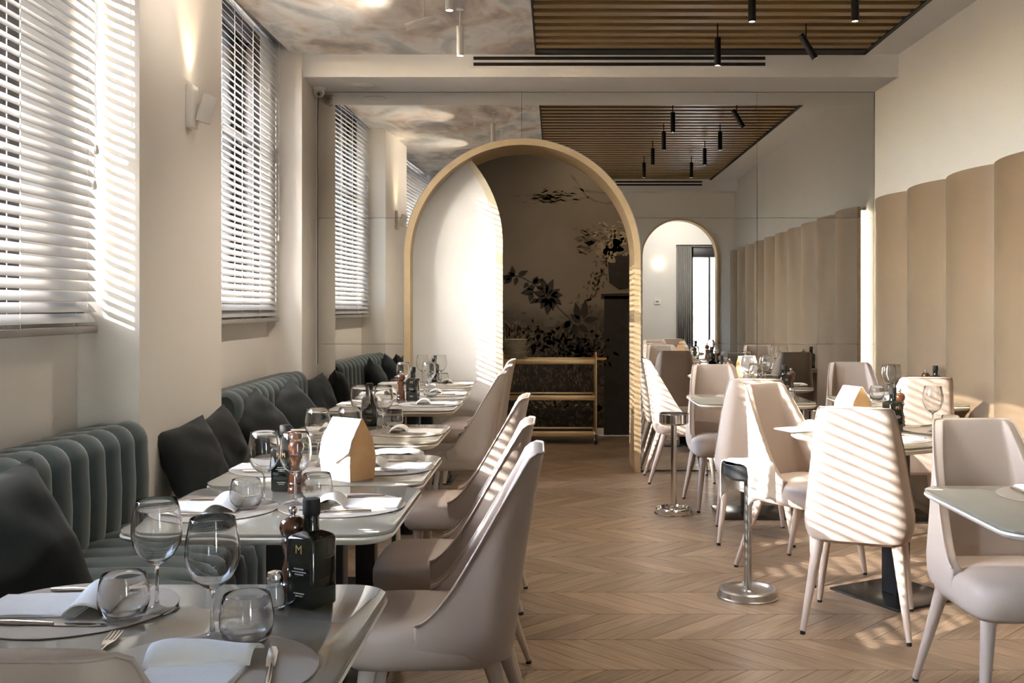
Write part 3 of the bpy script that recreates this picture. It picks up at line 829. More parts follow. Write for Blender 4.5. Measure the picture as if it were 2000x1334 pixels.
for i, (x, y) in enumerate(((-.712, 1.83), (-.797, 3.018), (-.812, 3.742), (-.885, 4.80), (-.950, 6.19), (-.962, 6.93), (-.99, 7.87))):
    TAB['T%d' % (i+1)] = (x, y, ordn[i] + ' banquette table')
    table((x, y, 0), 0, 'taupe glass-topped table, %s along the banquette, %s' % (ordn[i], extra[i]), GT)
for k, (x, y, a, nm, ex) in {'R1': (1.56, 3.035, 0, 'first aisle table', 'in front of the chair that faces the viewer'), 'R2': (1.575, 4.74, .50, 'turned aisle table', 'turned at an angle, in full sun'),
        'R3': (1.245, 6.60, 0, 'third aisle table', 'behind the blue-grey shaded chair back'), 'R4': (1.53, 7.80, 0, 'aisle table by the mirror', 'close to the mirror wall with a paper bag'), 'R5': (2.165, 6.50, 0, 'table by the wavy panel', 'between the wavy panel and the third aisle table')}.items():
    TAB[k] = (x, y, nm)
    table((x, y, 0), a, 'taupe glass-topped aisle table %s' % ex, GA)

# ------------------------------------------------------------------ tableware
def make_wine():
    p = [(0, 0), (.037, 0), (.0375, .0014), (.034, .003), (.018, .0065), (.006, .012), (.0038, .024), (.0034, .05), (.0036, .080), (.0055, .090), (.018, .0965), (.033, .110), (.0435, .130), (.0475, .150), (.0468, .172), (.0425, .197), (.0385, .216),
         (.0379, .2165), (.0373, .216), (.0412, .197), (.0455, .172), (.0462, .150), (.0422, .131), (.032, .1115), (.018, .0985), (.008, .0955), (0, .095)]
    o = MB().lathe(p, 40).build('wine_glass', M['glass'], None, 60); tag(o, None, 'wine glass'); return o
def make_tumbler():
    p = [(0, 0), (.027, 0), (.033, .003), (.042, .018), (.0465, .036), (.0465, .052), (.0435, .072), (.0395, .088), (.0388, .0885), (.0382, .088), (.0422, .072), (.0451, .052), (.045, .036), (.040, .020), (.030, .010), (.015, .007), (0, .0065)]
    o = MB().lathe(p, 40).build('tumbler', M['glass'], None, 60); tag(o, None, 'tumbler'); return o
def make_placemat():
    r = empty('placemat', cat='placemat'); R = .186
    def ring(rad, z): return [(rad*math.cos(t)*(1+.012*math.cos(3*t+.6)), rad*math.sin(t)*(1+.012*math.cos(3*t+.6)), z) for t in [2*PI*k/56 for k in range(56)]]
    MB().stack([ring(R, .0012), ring(R+.0008, .002), ring(R, .0032)]).build('top_leather', M['mat'], r, 50)
    MB().stack([ring(R-.0015, .0002), ring(R-.0015, .0014)]).build('backing', M['mat_under'], r, 50)
    return r
def cloth_box(x0, x1, y0, y1, z0, z1, seed, amp=.003, nx=12, ny=9):
    vs, fs = [], []
    def h(x, y): return mnoise.noise(Vector((x*16+seed, y*16, 0)))*amp
    for s in (0, 1):
        for i in range(nx+1):
            for j in range(ny+1):
                x = x0+(x1-x0)*i/nx; y = y0+(y1-y0)*j/ny; ex = min(i, nx-i, j, ny-j)
                e = h(x, y)
                z = (z1+e-(.002 if ex == 0 else 0)) if s else z0
                vs.append((x+h(y, 3)*.6*(ex == 0), y+h(x, 7)*.6*(ex == 0), z))
    m = (nx+1)*(ny+1); idx = lambda s, i, j: s*m+i*(ny+1)+j
    for i in range(nx):
        for j in range(ny):
            fs.append((idx(1, i, j), idx(1, i+1, j), idx(1, i+1, j+1), idx(1, i, j+1))); fs.append((idx(0, i, j), idx(0, i, j+1), idx(0, i+1, j+1), idx(0, i+1, j)))
    for i in range(nx):
        fs.append((idx(0, i, 0), idx(0, i+1, 0), idx(1, i+1, 0), idx(1, i, 0))); fs.append((idx(0, i, ny), idx(1, i, ny), idx(1, i+1, ny), idx(0, i+1, ny)))
    for j in range(ny):
        fs.append((idx(0, 0, j), idx(1, 0, j), idx(1, 0, j+1), idx(0, 0, j+1))); fs.append((idx(0, nx, j), idx(0, nx, j+1), idx(1, nx, j+1), idx(1, nx, j)))
    return vs, fs
def make_napkin():
    r = empty('napkin', cat='napkin')
    mb = MB()
    for k, (z0, z1, d) in enumerate(((.0, .003, 0), (.0028, .0058, .002), (.0056, .0088, .004))):
        vs, fs = cloth_box(-.078+d, .078-d, -.12+d, .075, z0, z1, k*4.1, .0022); mb.add(vs, fs)
    mb.build('folded_cloth', M['napkin'], r, 50)
    # flap: a loose lengthwise fold lifted over the inner end
    n = 18; m = 12; vs, fs = [], []
    for i in range(m+1):
        t = i/m; x = -.084+.168*t; hh = .026+.010*math.sin(PI*t)+.006*math.sin(5*t+1)
        for k in range(n+1):
            a = k/n; y = .045+.085*a+.018*(t-.5); z = .004+hh*math.sin(PI*a)**.75*(1-.25*a)
            vs.append((x, y, z+mnoise.noise(Vector((x*22, y*22, 1)))*.003))
    for i in range(m):
        for k in range(n): fs.append((i*(n+1)+k, i*(n+1)+k+1, (i+1)*(n+1)+k+1, (i+1)*(n+1)+k))
    o = link('flap', MB().add(vs, fs).mesh('flap', M['napkin'], 70), r); s = o.modifiers.new('cloth', 'SOLIDIFY'); s.thickness = .0025; s.offset = -1
    return r
def make_knife():
    r = empty('table_knife', cat='knife')
    bl = [(-.008, .0), (.006, 0), (.0075, .03), (.0075, .075), (.003, .100), (-.004, .103), (-.009, .09), (-.0095, .04)]
    MB().prism(bl, .0012, .0026).build('blade', M['silver'], r, 30)
    MB().tube([(0, .004, .0036), (0, -.02, .004), (0, -.07, .0048), (0, -.112, .0048)], [.0034, .0042, .0056, .0042], 10).build('handle', M['silver'], r)
    return r
def make_fork():
    r = empty('table_fork', cat='fork')
    MB().tube([(0, .02, .004), (0, -.02, .0035), (0, -.07, .0042), (0, -.115, .004)], [.003, .0026, .0046, .004], 8).build('handle', M['silver'], r)
    mb = MB()
    pts = [(-.004, .015, .0035), (.004, .015, .0035), (.0115, .045, .0035), (-.0115, .045, .0035)]
    mb.add([(x, y, z) for x, y, z in pts] + [(x, y, z+.002) for x, y, z in pts], [(3, 2, 1, 0), (4, 5, 6, 7), (0, 1, 5, 4), (1, 2, 6, 5), (2, 3, 7, 6), (3, 0, 4, 7)])
    for k in range(4):
        x = -.0096+.0064*k; mb.tube([(x, .043, .0045), (x, .065, .0055), (x, .09, .0085)], [.0017, .0015, .0008], 6)
    mb.build('tines', M['silver'], r)
    return r
def text_obj(name, s, size, mat, parent, mtx):
    c = bpy.data.curves.new(name, 'FONT'); c.body = s; c.size = size; c.align_x = 'CENTER'; c.align_y = 'CENTER'; c.extrude = .0002; c.materials.append(mat)
    t = bpy.data.objects.new(name, c); COL.objects.link(t)
    me = bpy.data.meshes.new_from_object(t.evaluated_get(bpy.context.evaluated_depsgraph_get())); bpy.data.objects.remove(t)
    me.materials.clear(); me.materials.append(mat)
    o = bpy.data.objects.new(name, me); COL.objects.link(o); o.parent = parent; o.matrix_local = mtx; return o
def make_bottle():
    r = empty('oil_bottle', cat='bottle')
    def sq(h, z, rr): return [(x, y, z) for x, y in round_rect(h, h, rr, 5)]
    b = .0365
    bd = MB().stack([sq(b-.004, 0, .010), sq(b-.001, .002, .010), sq(b, .005, .010), sq(b, .132, .010), sq(b-.003, .138, .011), sq(b-.010, .143, .012), sq(.0175, .148, .0174), sq(.0165, .152, .0164), sq(.0155, .165, .0154), sq(.0155, .178, .0154)]).build('body', M['bottle'], r, 40)
    MB().lathe([(0, .178), (.0165, .178), (.0175, .180), (.0175, .207), (.016, .210), (0, .210)], 20).build('cap', M['matt_black'], r)
    fm = Matrix(((1, 0, 0, 0), (0, 0, -1, -b-.0002), (0, 1, 0, .115), (0, 0, 0, 1)))
    text_obj('emblem', 'M', .024, M['gold_print'], bd, fm)
    ln = MB()
    for (z, w) in ((.078, .012), (.072, .017), (.067, .010), (.030, .013), (.025, .008)):
        x = -w
        while x < w:
            q = random.uniform(.0012, .003); ln.box(x, x+q, -b-.0004, -b-.0001, z-.0011, z+.0011); x += q+.0011
    ln.build('small_print', M['white_print'], bd)
    return r
def make_mill():
    r = empty('pepper_mill', cat='pepper mill')
    MB().lathe([(0, 0), (.027, 0), (.028, .003), (.0275, .012), (.024, .017), (.0265, .021), (.0265, .030), (.023, .034), (.025, .038), (.0245, .050), (.0185, .070), (.0165, .085), (.019, .100), (.024, .112), (.0245, .116), (0, .117)], 28).build('body', M['mill'], r, 50)
    MB().lathe([(0, .118), (.022, .118), (.0225, .121), (.017, .125), (.024, .132), (.0275, .145), (.024, .158), (.014, .166), (0, .168)], 28).build('head', M['mill'], r, 50)
    MB().lathe([(0, .166), (.006, .166), (.0045, .170), (.0075, .174), (.0088, .180), (.006, .186), (0, .188)], 16).build('top_knob', M['chrome'], r, 60)
    return r
def make_salt():
    r = empty('salt_shaker', cat='salt shaker')
    MB().lathe([(0, 0), (.019, 0), (.021, .002), (.0215, .012), (.019, .030), (.0155, .042), (.015, .052), (.0145, .052), (.0148, .042), (.0178, .030), (.020, .012), (.018, .004), (0, .004)], 24).build('glass_body', M['glass'], r, 50)
    MB().lathe([(0, .0045), (.0176, .005), (.0195, .012), (.0174, .030), (.0145, .040), (0, .042)], 20).build('salt', M['salt'], r, 50)
    MB().lathe([(0, .0525), (.0162, .050), (.0166, .052), (.0166, .062), (.014, .068), (.006, .071), (0, .0715)], 24).build('lid', M['chrome'], r, 40)
    return r
def make_bag():
    r = empty('paper_bag', cat='paper bag')
    w, d, h = .068, .056, .208                # half width, half depth, height; ridge along x at the top
    base = [(-w, -d, 0), (w, -d, 0), (w, d, 0), (-w, d, 0)]
    mid = [(-w*1.06, -d*1.12, .07), (w*1.06, -d*1.12, .07), (w*1.06, d*1.12, .07), (-w*1.06, d*1.12, .07)]
    hi = [(-w*1.03, -d*.84, .14), (w*1.03, -d*.84, .14), (w*1.03, d*.84, .14), (-w*1.03, d*.84, .14)]
    top = [(-w, -.004, h), (w, -.004, h), (w, .004, h), (-w, .004, h)]
    vs = base+mid+hi+top
    mids = [(w*.90, 0, .13), (-w*.90, 0, .13)]
    side = [(1, 2, 6, 5), (5, 6, 10, 9), (9, 10, 14, 13), (3, 0, 4, 7), (7, 4, 8, 11), (11, 8, 12, 15), (0, 3, 2, 1), (12, 13, 14, 15)]
    face = [(0, 1, 5, 4), (4, 5, 9, 8), (8, 9, 13, 12), (2, 3, 7, 6), (6, 7, 11, 10), (10, 11, 15, 14)]
    MB().add(vs, side).build('gusset', M['kraft'], r, 0)
    MB().add(vs, face).build('face_sheet', M['kraft_face'], r, 25)
    # folded-over top flap in front
    fl = [(-w*1.01, -.006, h+.001), (w*1.01, -.006, h+.001), (w*1.05, -d*.84-.006, .140), (-w*1.05, -d*.84-.006, .140), (-w*1.06, -d*1.15-.003, .075), (w*.1, -d*1.15-.003, .060), (w*1.06, -d*1.15-.003, .10)]
    o = link('flap', MB().add(fl, [(0, 3, 2, 1), (3, 4, 5, 6, 2)]).mesh('flap', M['white_paper'], 0), r)
    s = o.modifiers.new('paper', 'SOLIDIFY'); s.thickness = .001; s.offset = 1
    return r
M['kraft_face'] = pmat('bleached_kraft', (.80, .70, .58), .75, var=.08, scale=8, bump=.3, bscale=50)
wine, tumbler, placemat, napkin, knife, fork = [Kind(f) for f in (make_wine, make_tumbler, make_placemat, make_napkin, make_knife, make_fork)]
bottle, mill, salt, bag = [Kind(f) for f in (make_bottle, make_mill, make_salt, make_bag)]
MT = .0034
def setting(t, side, x, y, rz, mat=True, nap=True, kf=(True, True), jit=0., nz=0.):
    nm = TAB[t][2]
    c, s = math.cos(rz), math.sin(rz)
    def P(a, b): return (x+a*c-b*s, y+a*s+b*c)
    if mat: placemat((x, y, TZ), rz, 'round taupe leather placemat at the %s setting of the %s' % (side, nm), 'leather placemats')
    if nap: px, py = P(-.005, -.052); napkin((px, py, TZ+MT), rz+nz, 'folded white napkin at the %s setting of the %s' % (side, nm), 'folded napkins')
    if kf[0]: px, py = P(.112, .005); knife((px, py, TZ+MT), rz-.04+jit, 'steel knife at the %s setting of the %s' % (side, nm), 'table knives')
    if kf[1]: px, py = P(-.118, .01); fork((px, py, TZ+MT), rz+.05-jit, 'steel fork at the %s setting of the %s' % (side, nm), 'table forks')
def W_(t, side, x, y): wine((x, y, TZ + .0005), random.random()*6, 'clear wine glass on the %s side of the %s' % (side, TAB[t][2]), 'wine glasses')
def U_(t, side, x, y): tumbler((x, y, TZ + .0005), random.random()*6, 'clear stemless tumbler on the %s side of the %s' % (side, TAB[t][2]), 'tumblers')
def B_(t, x, y, rz): bottle((x, y, TZ), rz, 'square black oil bottle on the %s' % TAB[t][2], 'black oil bottles')
def L_(t, x, y): mill((x, y, TZ), 0, 'turned brown wooden pepper mill on the %s' % TAB[t][2], 'pepper mills')
def A_(t, x, y): salt((x, y, TZ), 0, 'small glass salt shaker with steel lid on the %s' % TAB[t][2], 'salt shakers')
E, Wd = -PI/2, PI/2                           # facing +x (bench side) and facing -x (aisle side)
setting('T1', 'bench', -.935, 2.00, E, nz=.06); setting('T1', 'near', -.575, 1.66, 0, kf=(True, False), jit=.25)
fork((-.778, 1.752, TZ+.0005), .10, 'steel fork left of the napkin at the near setting of the first banquette table', 'table forks')
W_('T1', 'bench', -.773, 1.985); W_('T1', 'near', -.608, 1.815); U_('T1', 'bench', -.812, 1.925); U_('T1', 'near', -.540, 1.79)
B_('T1', -.485, 2.035, -.50); L_('T1', -.532, 2.075); A_('T1', -.553, 2.018)
setting('T2', 'bench', -1.00, 2.985, E); setting('T2', 'aisle', -.632, 3.045, Wd, nz=.05)
W_('T2', 'bench', -.875, 3.075); W_('T2', 'aisle', -.776, 3.055); U_('T2', 'bench', -.902, 2.985); U_('T2', 'aisle', -.720, 3.09)
B_('T2', -.872, 3.305, -.12); L_('T2', -.826, 3.262)
setting('T3', 'bench', -1.00, 3.74, E); setting('T3', 'aisle', -.632, 3.76, Wd, nz=-.06)
W_('T3', 'bench', -.877, 3.78); W_('T3', 'aisle', -.764, 3.80); U_('T3', 'aisle', -.712, 3.745)
bag((-.715, 3.53, TZ), -.60, 'paper bag with white folded flap and tan side on the third banquette table', 'paper bags')
setting('T4', 'bench', -1.09, 4.80, E); setting('T4', 'aisle', -.70, 4.82, Wd)
W_('T4', 'bench', -.934, 4.90); W_('T4', 'aisle', -.82, 4.88); U_('T4', 'aisle', -.790, 5.0)
B_('T4', -.93, 5.12, .1); A_('T4', -.872, 5.10)
setting('T5', 'bench', -1.14, 6.20, E); setting('T5', 'aisle', -.765, 6.22, Wd)
setting('T6', 'bench', -1.15, 6.93, E); setting('T6', 'aisle', -.775, 6.95, Wd)
B_('T5', -.905, 6.50, -.15); L_('T5', -.978, 6.48)
W_('T6', 'bench', -1.03, 6.93); W_('T6', 'aisle', -.86, 6.95); U_('T6', 'aisle', -.82, 6.72)
setting('T7', 'bench', -1.18, 7.87, E); setting('T7', 'aisle', -.80, 7.88, Wd)
W_('T7', 'bench', -1.03, 7.92); W_('T7', 'aisle', -.89, 7.94); U_('T7', 'aisle', -.86, 7.80); B_('T7', -.955, 8.05, .2); A_('T7', -.985, 8.0)
# aisle tables
setting('R1', 'far', 1.575, 3.19, PI)
setting('R2', 'aisle', 1.24, 4.92, -1.2, mat=False, kf=(False, False)); setting('R2', 'near', 1.50, 4.60, .50); setting('R2', 'wall', 1.85, 4.92, 2.07, nap=False)
W_('R2', 'wall', 1.78, 4.83); U_('R2', 'wall', 1.83, 4.74); U_('R2', 'aisle', 1.47, 5.12); B_('R2', 1.60, 4.86, .3); L_('R2', 1.70, 5.06)
bag((1.435, 4.95, TZ), 1.95, 'kraft paper bag on the turned aisle table', 'paper bags')
setting('R3', 'far', 1.245, 6.76, PI); setting('R3', 'near', 1.245, 6.44, 0)
W_('R3', 'far', 1.325, 6.78); B_('R3', 1.50, 6.72, .25); L_('R3', 1.555, 6.76); A_('R3', 1.525, 6.62); U_('R3', 'far', 1.41, 6.80); U_('R3', 'near', 1.16, 6.62)
setting('R4', 'aisle', 1.32, 7.80, E); setting('R4', 'wall', 1.73, 7.80, Wd)
W_('R4', 'aisle', 1.46, 7.78); W_('R4', 'wall', 1.62, 7.90); U_('R4', 'aisle', 1.42, 7.90); L_('R4', 1.37, 8.06); B_('R4', 1.30, 8.05, .1)
bag((1.50, 8.04, TZ), .15, 'pale-faced paper bag on the table by the mirror', 'paper bags')
setting('R5', 'near', 2.13, 6.32, 0); setting('R5', 'far', 2.13, 6.68, PI)
W_('R5', 'near', 2.14, 6.58); W_('R5', 'far', 2.20, 6.66); U_('R5', 'near', 2.04, 6.50); B_('R5', 2.47, 6.66, .15); L_('R5', 2.40, 6.64)

# ------------------------------------------------------------------ stands
def make_stand(h, R, label, matt):
    r = empty('wine_cooler_stand', cat='stand')
    MB().lathe([(0, 0), (R+.006, 0), (R+.007, .006), (R, .010), (R, .034), (R-.006, .040), (R-.022, .041), (R-.03, .030), (.03, .028), (.024, .034), (0, .036)], 40).build('base', M['steel'] if matt else M['chrome'], r, 30)
    MB().lathe([(.0, .03), (.0185, .03), (.0185, h-.07), (0, h-.07)], 20).build('pole', M['steel'] if matt else M['chrome'], r, 30)
    rr = R-.024
    MB().lathe([(0, h-.072), (rr-.012, h-.072), (rr, h-.060), (rr, h-.006), (rr+.006, h-.003), (rr+.004, h), (rr-.006, h-.004), (rr-.006, h-.058), (0, h-.060)], 40).build('bucket_ring', M['matt_ring'] if matt else M['chrome'], r, 30)
    return r
M['matt_ring'] = pmat('dark_steel', (.10, .105, .11), .3, metal=.9, var=.05)
s1 = make_stand(.647, .118, '', False); s1.location = (.762, 6.60, 0); tag(s1, 'polished chrome wine cooler stand with an empty ring, farther from the viewer', None, 'wine cooler stands')
s2 = make_stand(.615, .134, '', True); s2.location = (.885, 4.71, 0); tag(s2, 'brushed steel wine cooler stand carrying a white cloth', None, 'wine cooler stands')
def draped_towel(x0, y0, h, R, ang, label, L0=.275):
    # a service cloth laid over the ring, hanging down behind and at the side
    zt = h+.004; nx, ny = 26, 34; vs, fs = [], []
    for i in range(nx+1):
        a = (i/nx-.5)*2                       # across
        for j in range(ny+1):
            b = (j/ny-.5)*2
            x = a*.078; L = b*L0
            lim = math.sqrt(max(.02**2, R*R-x*x))
            if abs(L) <= lim: y = L; z = zt+.003+.003*mnoise.noise(Vector((x*30, L*30, 2)))-.006*(1-(L/lim)**2)*(1-a*a)
            else:
                over = abs(L)-lim; y = math.copysign(lim+.005+.010*math.sin(min(1, over/.05)*PI/2)+.006*math.sin(x*70+over*8), L); z = zt-over*.95
            vs.append((x, y, z))
    for i in range(nx):
        for j in range(ny): fs.append((i*(ny+1)+j, i*(ny+1)+j+1, (i+1)*(ny+1)+j+1, (i+1)*(ny+1)+j))
    o = link('service_cloth', MB().add(vs, fs).mesh('service_cloth', M['napkin'], 70))
    s = o.modifiers.new('cloth', 'SOLIDIFY'); s.thickness = .003; s.offset = 1
    o.location = (x0, y0, 0); o.rotation_euler = (0, 0, math.radians(ang))
    tag(o, label, 'cloth', 'white service cloths over cooler stands')
draped_towel(.885, 4.71, .615, .118, 25, 'white service cloth draped over the ring of the brushed steel stand by the aisle')
s3 = make_stand(.725, .118, '', False); s3.location = (-.665, 4.272, 0); tag(s3, 'chrome cooler stand squeezed between the third and fourth banquette tables', None, 'wine cooler stands')
draped_towel(-.665, 4.272, .725, .102, 97, 'crumpled white cloth over the stand between the third and fourth banquette tables', .20)
s4 = make_stand(.647, .105, '', False); s4.location = (1.735, 6.86, 0); tag(s4, 'chrome cooler stand half hidden behind the sunlit striped chair back', None, 'wine cooler stands')

# ------------------------------------------------------------------ trolley
tr = empty('serving_trolley', (-.06, 10.12, 0), 0, 'brass three-shelf serving trolley in front of the dark mural', 'trolley')
for z, mt in ((.805, True), (.455, False), (.105, False)):
    sh = MB().bbox(-.43, .43, -.17, .17, z-.004, z+.004, .002).build('shelf', M['slat'] if mt else M['matt_black'], tr)
    fr = MB().bbox(-.43, .43, -.188, -.172, z-.028, z+.020, .003).bbox(-.43, .43, .172, .188, z-.028, z+.020, .003).bbox(-.445, -.43, -.188, .188, z-.028, z+.02, .003).bbox(.43, .445, -.188, .188, z-.028, z+.02, .003)
    fr.build('shelf_rail', M['gold'], sh)
for sx in (-1, 1):
    x = sx*.452
    pts = [(x, -.18, .10), (x, -.18, .86)] + [(x, -.18+.03*(1-math.cos(a)), .86+.03*math.sin(a)) for a in [PI/2*k/5 for k in range(1, 6)]] + [(x, .18-.03*(1-math.cos(a)), .86+.03*math.sin(a)) for a in [PI/2*k/5 for k in range(5, 0, -1)]] + [(x, .18, .86), (x, .18, .10)]
    MB().tube(pts, .011, 12).build('post', M['brass'], tr)
    for sy in (-1, 1):
        wl_ = MB().lathe([(0, -.012), (.040, -.012), (.045, -.006), (.045, .006), (.040, .012), (0, .012)], 24, T((x, sy*.18, .045)) @ RY(PI/2)).build('caster', M['rubber'], tr)
        MB().lathe([(0, -.014), (.024, -.014), (.026, .0), (.024, .014), (0, .014)], 16, T((x, sy*.18, .045)) @ RY(PI/2)).build('hub', M['steel'], wl_)
        MB().bbox(x-.02, x-.014, sy*.18-.018, sy*.18+.018, .035, .10, .002).bbox(x+.014, x+.02, sy*.18-.018, sy*.18+.018, .035, .10, .002).bbox(x-.02, x+.02, sy*.18-.018, sy*.18+.018, .095, .105, .002).build('fork_bracket', M['steel'], wl_)
def make_plate():
    o = MB().lathe([(0, 0), (.06, 0), (.064, .002), (.10, .010), (.118, .014), (.1185, .016), (.10, .0125), (.062, .005), (0, .004)], 36).build('plate', M['plate'], None, 40); tag(o, None, 'plate'); return o
plate = Kind(make_plate)
for k in range(14): plate((-.395, 10.12, .8095+k*.0145), 0, 'white plate in the stack on the trolley top, %s' % (['at the very bottom', 'second from the bottom', 'third from the bottom', 'fourth from the bottom', 'fifth from the bottom', 'sixth from the bottom', 'just below the middle', 'just above the middle', 'sixth from the top', 'fifth from the top', 'fourth from the top', 'third from the top', 'second from the top', 'on the very top'][k]), 'plates stacked on the trolley')
# fanned menus at the other end of the trolley
for k in range(5):
    mn = MB().bbox(-.12, .12, -.05, .05, 0, .003, .001).build('menu_card', M['kraft'], None)
    mn.location = (.38, 10.09+k*.005, .812+k*.0035); mn.rotation_euler = (0, 0, math.radians(-28+14*k)); tag(mn, '%s tan card of the fan on the end of the trolley top' % ('lowest', 'second lowest', 'middle', 'second highest', 'topmost')[k], 'card', 'tan cards fanned on the trolley')

# ------------------------------------------------------------------ lamps and fittings
def make_spot(mat, L=.19):
    r = empty('ceiling_spotlight', cat='spotlight')
    MB().lathe([(0, 0), (.026, 0), (.026, -.008), (.005, -.012), (.005, -.115), (0, -.115)], 16).build('stem', mat, r, 30)
    b = MB().lathe([(0, -.112), (.021, -.112), (.0225, -.115), (.0225, -.112-L), (.019, -.112-L), (.019, -.100-L), (0, -.100-L)], 24).build('body', mat, r, 30)
    MB().lathe([(0, -.106-L), (.0185, -.106-L), (.0185, -.104-L), (0, -.104-L)], 20).build('lens', M['lens'], b, 30)
    return r
bs = Kind(lambda: make_spot(M['black'])); wsx = Kind(lambda: make_spot(M['white_metal']))
GB = 'black spotlights hanging from the slatted ceiling'
pos = [('first row from the beam, nearer the painted ceiling', 1.10, 6.95), ('second row from the beam, nearer the painted ceiling', 1.128, 5.88), ('second row from the beam, nearer the wavy wall', 1.717, 5.87),
       ('third row from the beam, nearer the painted ceiling', 1.12, 4.75), ('third row from the beam, nearer the wavy wall', 1.72, 4.75), ('fourth row from the beam, nearer the painted ceiling', 1.12, 3.6), ('fourth row from the beam, nearer the wavy wall', 1.72, 3.6)]
for d, x, y in pos:
    bs((x, y, CEIL+.03), 0, 'black tube spotlight, %s' % d, GB)
    lamp('spot_lamp', 'SPOT', (x, y, CEIL-.30), (x, y, 0), 24, spot_size=1.3, spot_blend=.7, shadow_soft_size=.03)
def tilted_spot(mat, loc, az, tilt, label, group, L=.19):
    r = empty('ceiling_spotlight', loc, az, label, 'spotlight', group)
    MB().lathe([(0, 0), (.026, 0), (.026, -.008), (.005, -.012), (.005, -.14), (0, -.14)], 16).build('stem', mat, r, 30)
    mx = T((0, 0, -.15)) @ RY(tilt)
    b = MB().lathe([(0, .07), (.021, .07), (.0225, .067), (.0225, .07-L), (.019, .07-L), (.019, .08-L), (0, .08-L)], 24, mx).build('body', mat, r, 30)
    MB().lathe([(0, .074-L), (.0185, .074-L), (.0185, .076-L), (0, .076-L)], 20, mx).build('lens', M['lens'], b, 30)
    return r
tilted_spot(M['black'], (1.70, 6.95, CEIL+.03), 0, -.55, 'black tube spotlight tilted sideways, next to the beam', GB)
GWS = 'white spotlights under the painted ceiling'
wsx((-.61, 6.55, CEIL), 0, 'white tube spotlight hanging straight near the beam under the painted ceiling', GWS)
wsx((-.575, 5.55, CEIL), 0, 'white tube spotlight hanging straight at the top edge of view under the painted ceiling', GWS)
tilted_spot(M['white_metal'], (-.81, 6.30, CEIL), 0, 1.25, 'white tube spotlight turned almost level towards the windows', GWS)
tilted_spot(M['white_metal'], (-.81, 4.6, CEIL), 0, 1.25, 'white level spotlight seen only in the mirror, third from the beam', GWS)
for x, y in ((-.61, 6.55), (-.575, 5.55)): lamp('spot_lamp', 'SPOT', (x, y, CEIL-.31), (x, y+.25, 0), 30, spot_size=2.5, spot_blend=.7, shadow_soft_size=.03)
lamp('spot_lamp', 'SPOT', (-.92, 6.30, CEIL-.20), (-1.75, 6.35, CEIL-.10), 14, spot_size=2.2, spot_blend=.9, shadow_soft_size=.03)
lamp('spot_lamp', 'SPOT', (-.92, 4.60, CEIL-.20), (-1.75, 4.65, CEIL-.10), 14, spot_size=2.2, spot_blend=.9, shadow_soft_size=.03)
# wall sconce on the pier
sc = empty('wall_sconce'); sc.matrix_world = LM @ T((0, 5.02, 2.31)); tag(sc, 'white wall spotlight on the pier shining warm light upwards', 'lamp')
MB().bbox(.0, .035, -.045, .045, -.105, .105, .004).build('back_plate', M['white_metal'], sc)
b = MB().lathe([(0, -.07), (.036, -.07), (.0375, -.068), (.0375, .065), (.033, .065), (.033, .055), (0, .055)], 28, T((.085, .015, -.005)) @ RY(.30)).build('lamp_head', M['white_metal'], sc, 30)
MB().lathe([(0, .058), (.032, .058), (.032, .060), (0, .060)], 20, T((.085, .015, -.005)) @ RY(.30)).build('lens', M['lens'], b)
MB().tube([(.03, .01, -.075), (.07, .01, -.065)], .006, 8).build('pivot', M['white_metal'], sc)
p0 = LW(5.03, .10, 2.375); p1 = LW(5.03, -.005, 2.95)
lamp('sconce_lamp', 'SPOT', p0, p1, 6, (1, .74, .46), spot_size=1.15, spot_blend=.9, shadow_soft_size=.02)
# air vents in the beam faces
def vent(y, x0, x1, z0, lab, ydir=-1):
    r = empty('air_vent', (0, y, 0), 0, lab, 'vent', 'slot air vents in the beams')
    MB().box(x0-.03, x1+.03, min(0, ydir*.004), max(0, ydir*.004), z0-.012, z0+.084).build('frame', M['white_paint'], r)
    for k in range(2): MB().box(x0, x1, min(ydir*.002, ydir*.006), max(ydir*.002, ydir*.006), z0+.005+k*.045, z0+.030+k*.045).build('slot', M['matt_black'], r)
vent(BEAM, -.62, 1.585, 3.148, 'long twin-slot air vent in the beam above the mirror wall', -1)
vent(1.19, .9, 2.2, 3.148, 'twin-slot air vent in the rear beam seen in the mirror', 1)
dl = empty('round_downlight', (-1.50, 8.02, BEAMZ), 0, 'flush round white speaker disc under the beam near the window', 'ceiling disc')
MB().lathe([(0, -.002), (.075, -.002), (.092, -.004), (.098, -.002), (.098, .0)], 32).build('disc', M['white_metal'], dl, 40)
# camera and its cable
cc = empty('security_camera', (-1.875, 8.12, BEAMZ), 0, 'small white dome security camera under the beam by the mirror edge', 'camera')
MB().lathe([(0, 0), (.050, 0), (.050, -.012), (.046, -.018), (.0, -.018)], 28).build('mount', M['white_metal'], cc, 40)
MB().lathe([(0, -.016), (.040, -.018), (.044, -.035), (.036, -.062), (.018, -.076), (0, -.079)], 28).build('dome', M['white_metal'], cc, 60)
eye = MB().lathe([(0, .044), (.020, .044), (.024, .038), (.024, .0), (0, .0)], 20, T((.010, -.006, -.045)) @ RX(PI/2+.35)).build('eyeball', M['steel'], cc, 40)
MB().lathe([(0, .049), (.009, .047), (.012, .044), (0, .043)], 16, T((.010, -.006, -.045)) @ RX(PI/2+.35)).build('lens', M['bottle'], eye, 60)
MB().tube([(-.05, .13, -.01), (-.055, .135, -.3), (-.054, .135, -1.3), (-.055, .135, -2.2)], .005, 8).build('cable', M['cord'], cc)

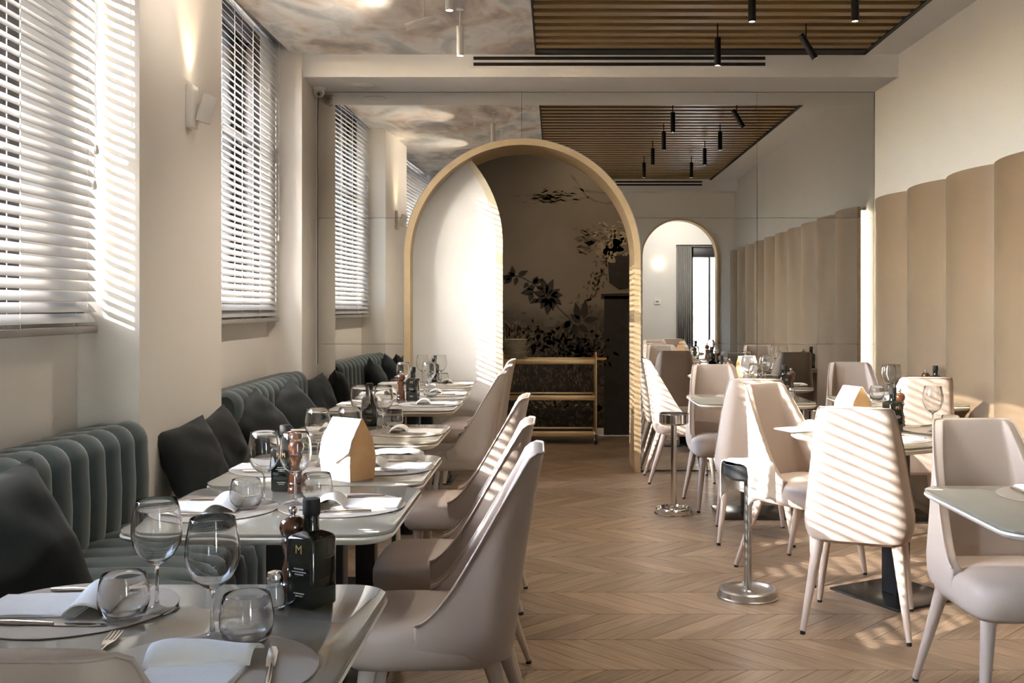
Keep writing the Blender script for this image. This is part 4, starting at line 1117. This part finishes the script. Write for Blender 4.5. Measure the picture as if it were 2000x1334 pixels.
# ------------------------------------------------------------------ second room glimpsed in the mirror
rw = empty('window_4', (0, -3.44, 0)); rw['kind'] = 'structure'
MB().bbox(2.62, 2.69, -.03, .03, .0, 2.5, .004).bbox(3.28, 3.35, -.03, .03, .0, 2.5, .004).bbox(2.62, 3.35, -.03, .03, 2.30, 2.5, .004).bbox(2.62, 3.35, -.03, .03, 0, .08, .004).bbox(2.98, 3.02, -.03, .03, .08, 2.3, .004).build('window_frame', M['frame'], rw)
MB().box(2.68, 2.99, -.004, .0, .07, 2.31).build('pane', M['pane'], rw); MB().box(3.01, 3.29, -.004, .0, .07, 2.31).build('pane', M['pane'], rw)
ct = empty('curtain', (0, -3.30, 0), 0, 'grey pleated curtain beside the window glimpsed through the mirrored arch', 'curtain')
vs, fs = [], []; n = 80
for k in range(n+1):
    x = 2.36+.28*k/n; y = .03*math.sin(k/n*2*PI*7)
    vs += [(x, y, .02), (x, y, 2.52)]
for k in range(n): fs.append((2*k, 2*k+2, 2*k+3, 2*k+1))
o = link('drape', MB().add(vs, fs).mesh('drape', M['curtain'], 80), ct); s = o.modifiers.new('cloth', 'SOLIDIFY'); s.thickness = .004
MB().tube([(2.34, 0, 2.53), (3.45, 0, 2.53)], .012, 10).build('rod', M['black'], ct)
th = empty('thermostat', (1.98, -3.38, 1.43), 0, 'small white wall thermostat glimpsed through the mirrored arch', 'thermostat')
MB().bbox(-.06, .06, 0, .02, -.045, .045, .004).build('case', M['white_metal'], th); MB().bbox(-.03, .03, .018, .022, -.01, .03, .002).build('screen', M['curtain'], th)
wb = empty('globe_wall_light', (2.0, -3.38, 2.18), 0, 'small lit globe wall light glimpsed through the mirrored arch', 'lamp')
MB().lathe([(0, 0), (.03, 0), (.03, .02), (0, .02)], 16, RX(-PI/2)).build('mount', M['white_metal'], wb)
MB().lathe([(.035*math.sin(PI*k/10), .05-.035*math.cos(PI*k/10)) for k in range(11)], 16, RX(-PI/2)).build('globe', M['lens'], wb, 60)
tt = empty('plane_tree', (3.6, -7.0, -.5), 0, 'pale barked tree trunk outside the window in the mirrored arch', 'tree')
MB().tube([(0, 0, 0), (.05, 0, 1.5), (-.05, .05, 3), (.1, 0, 5)], [.42, .34, .30, .24], 16).build('trunk', M['bark'], tt)
lamp('rear_room_fill', 'SPOT', (2.4, -1.2, 3.1), (2.1, -3.4, 1.6), 90, (1, .93, .84), spot_size=2.0, spot_blend=.8, shadow_soft_size=.15)  # added fill without a fixture, brightens the mirrored far wall
# corridor lamp
lamp('corridor_lamp', 'AREA', (.35, 9.6, 3.0), (.25, 10.2, 0), 5, (1, .74, .46), size=.5)
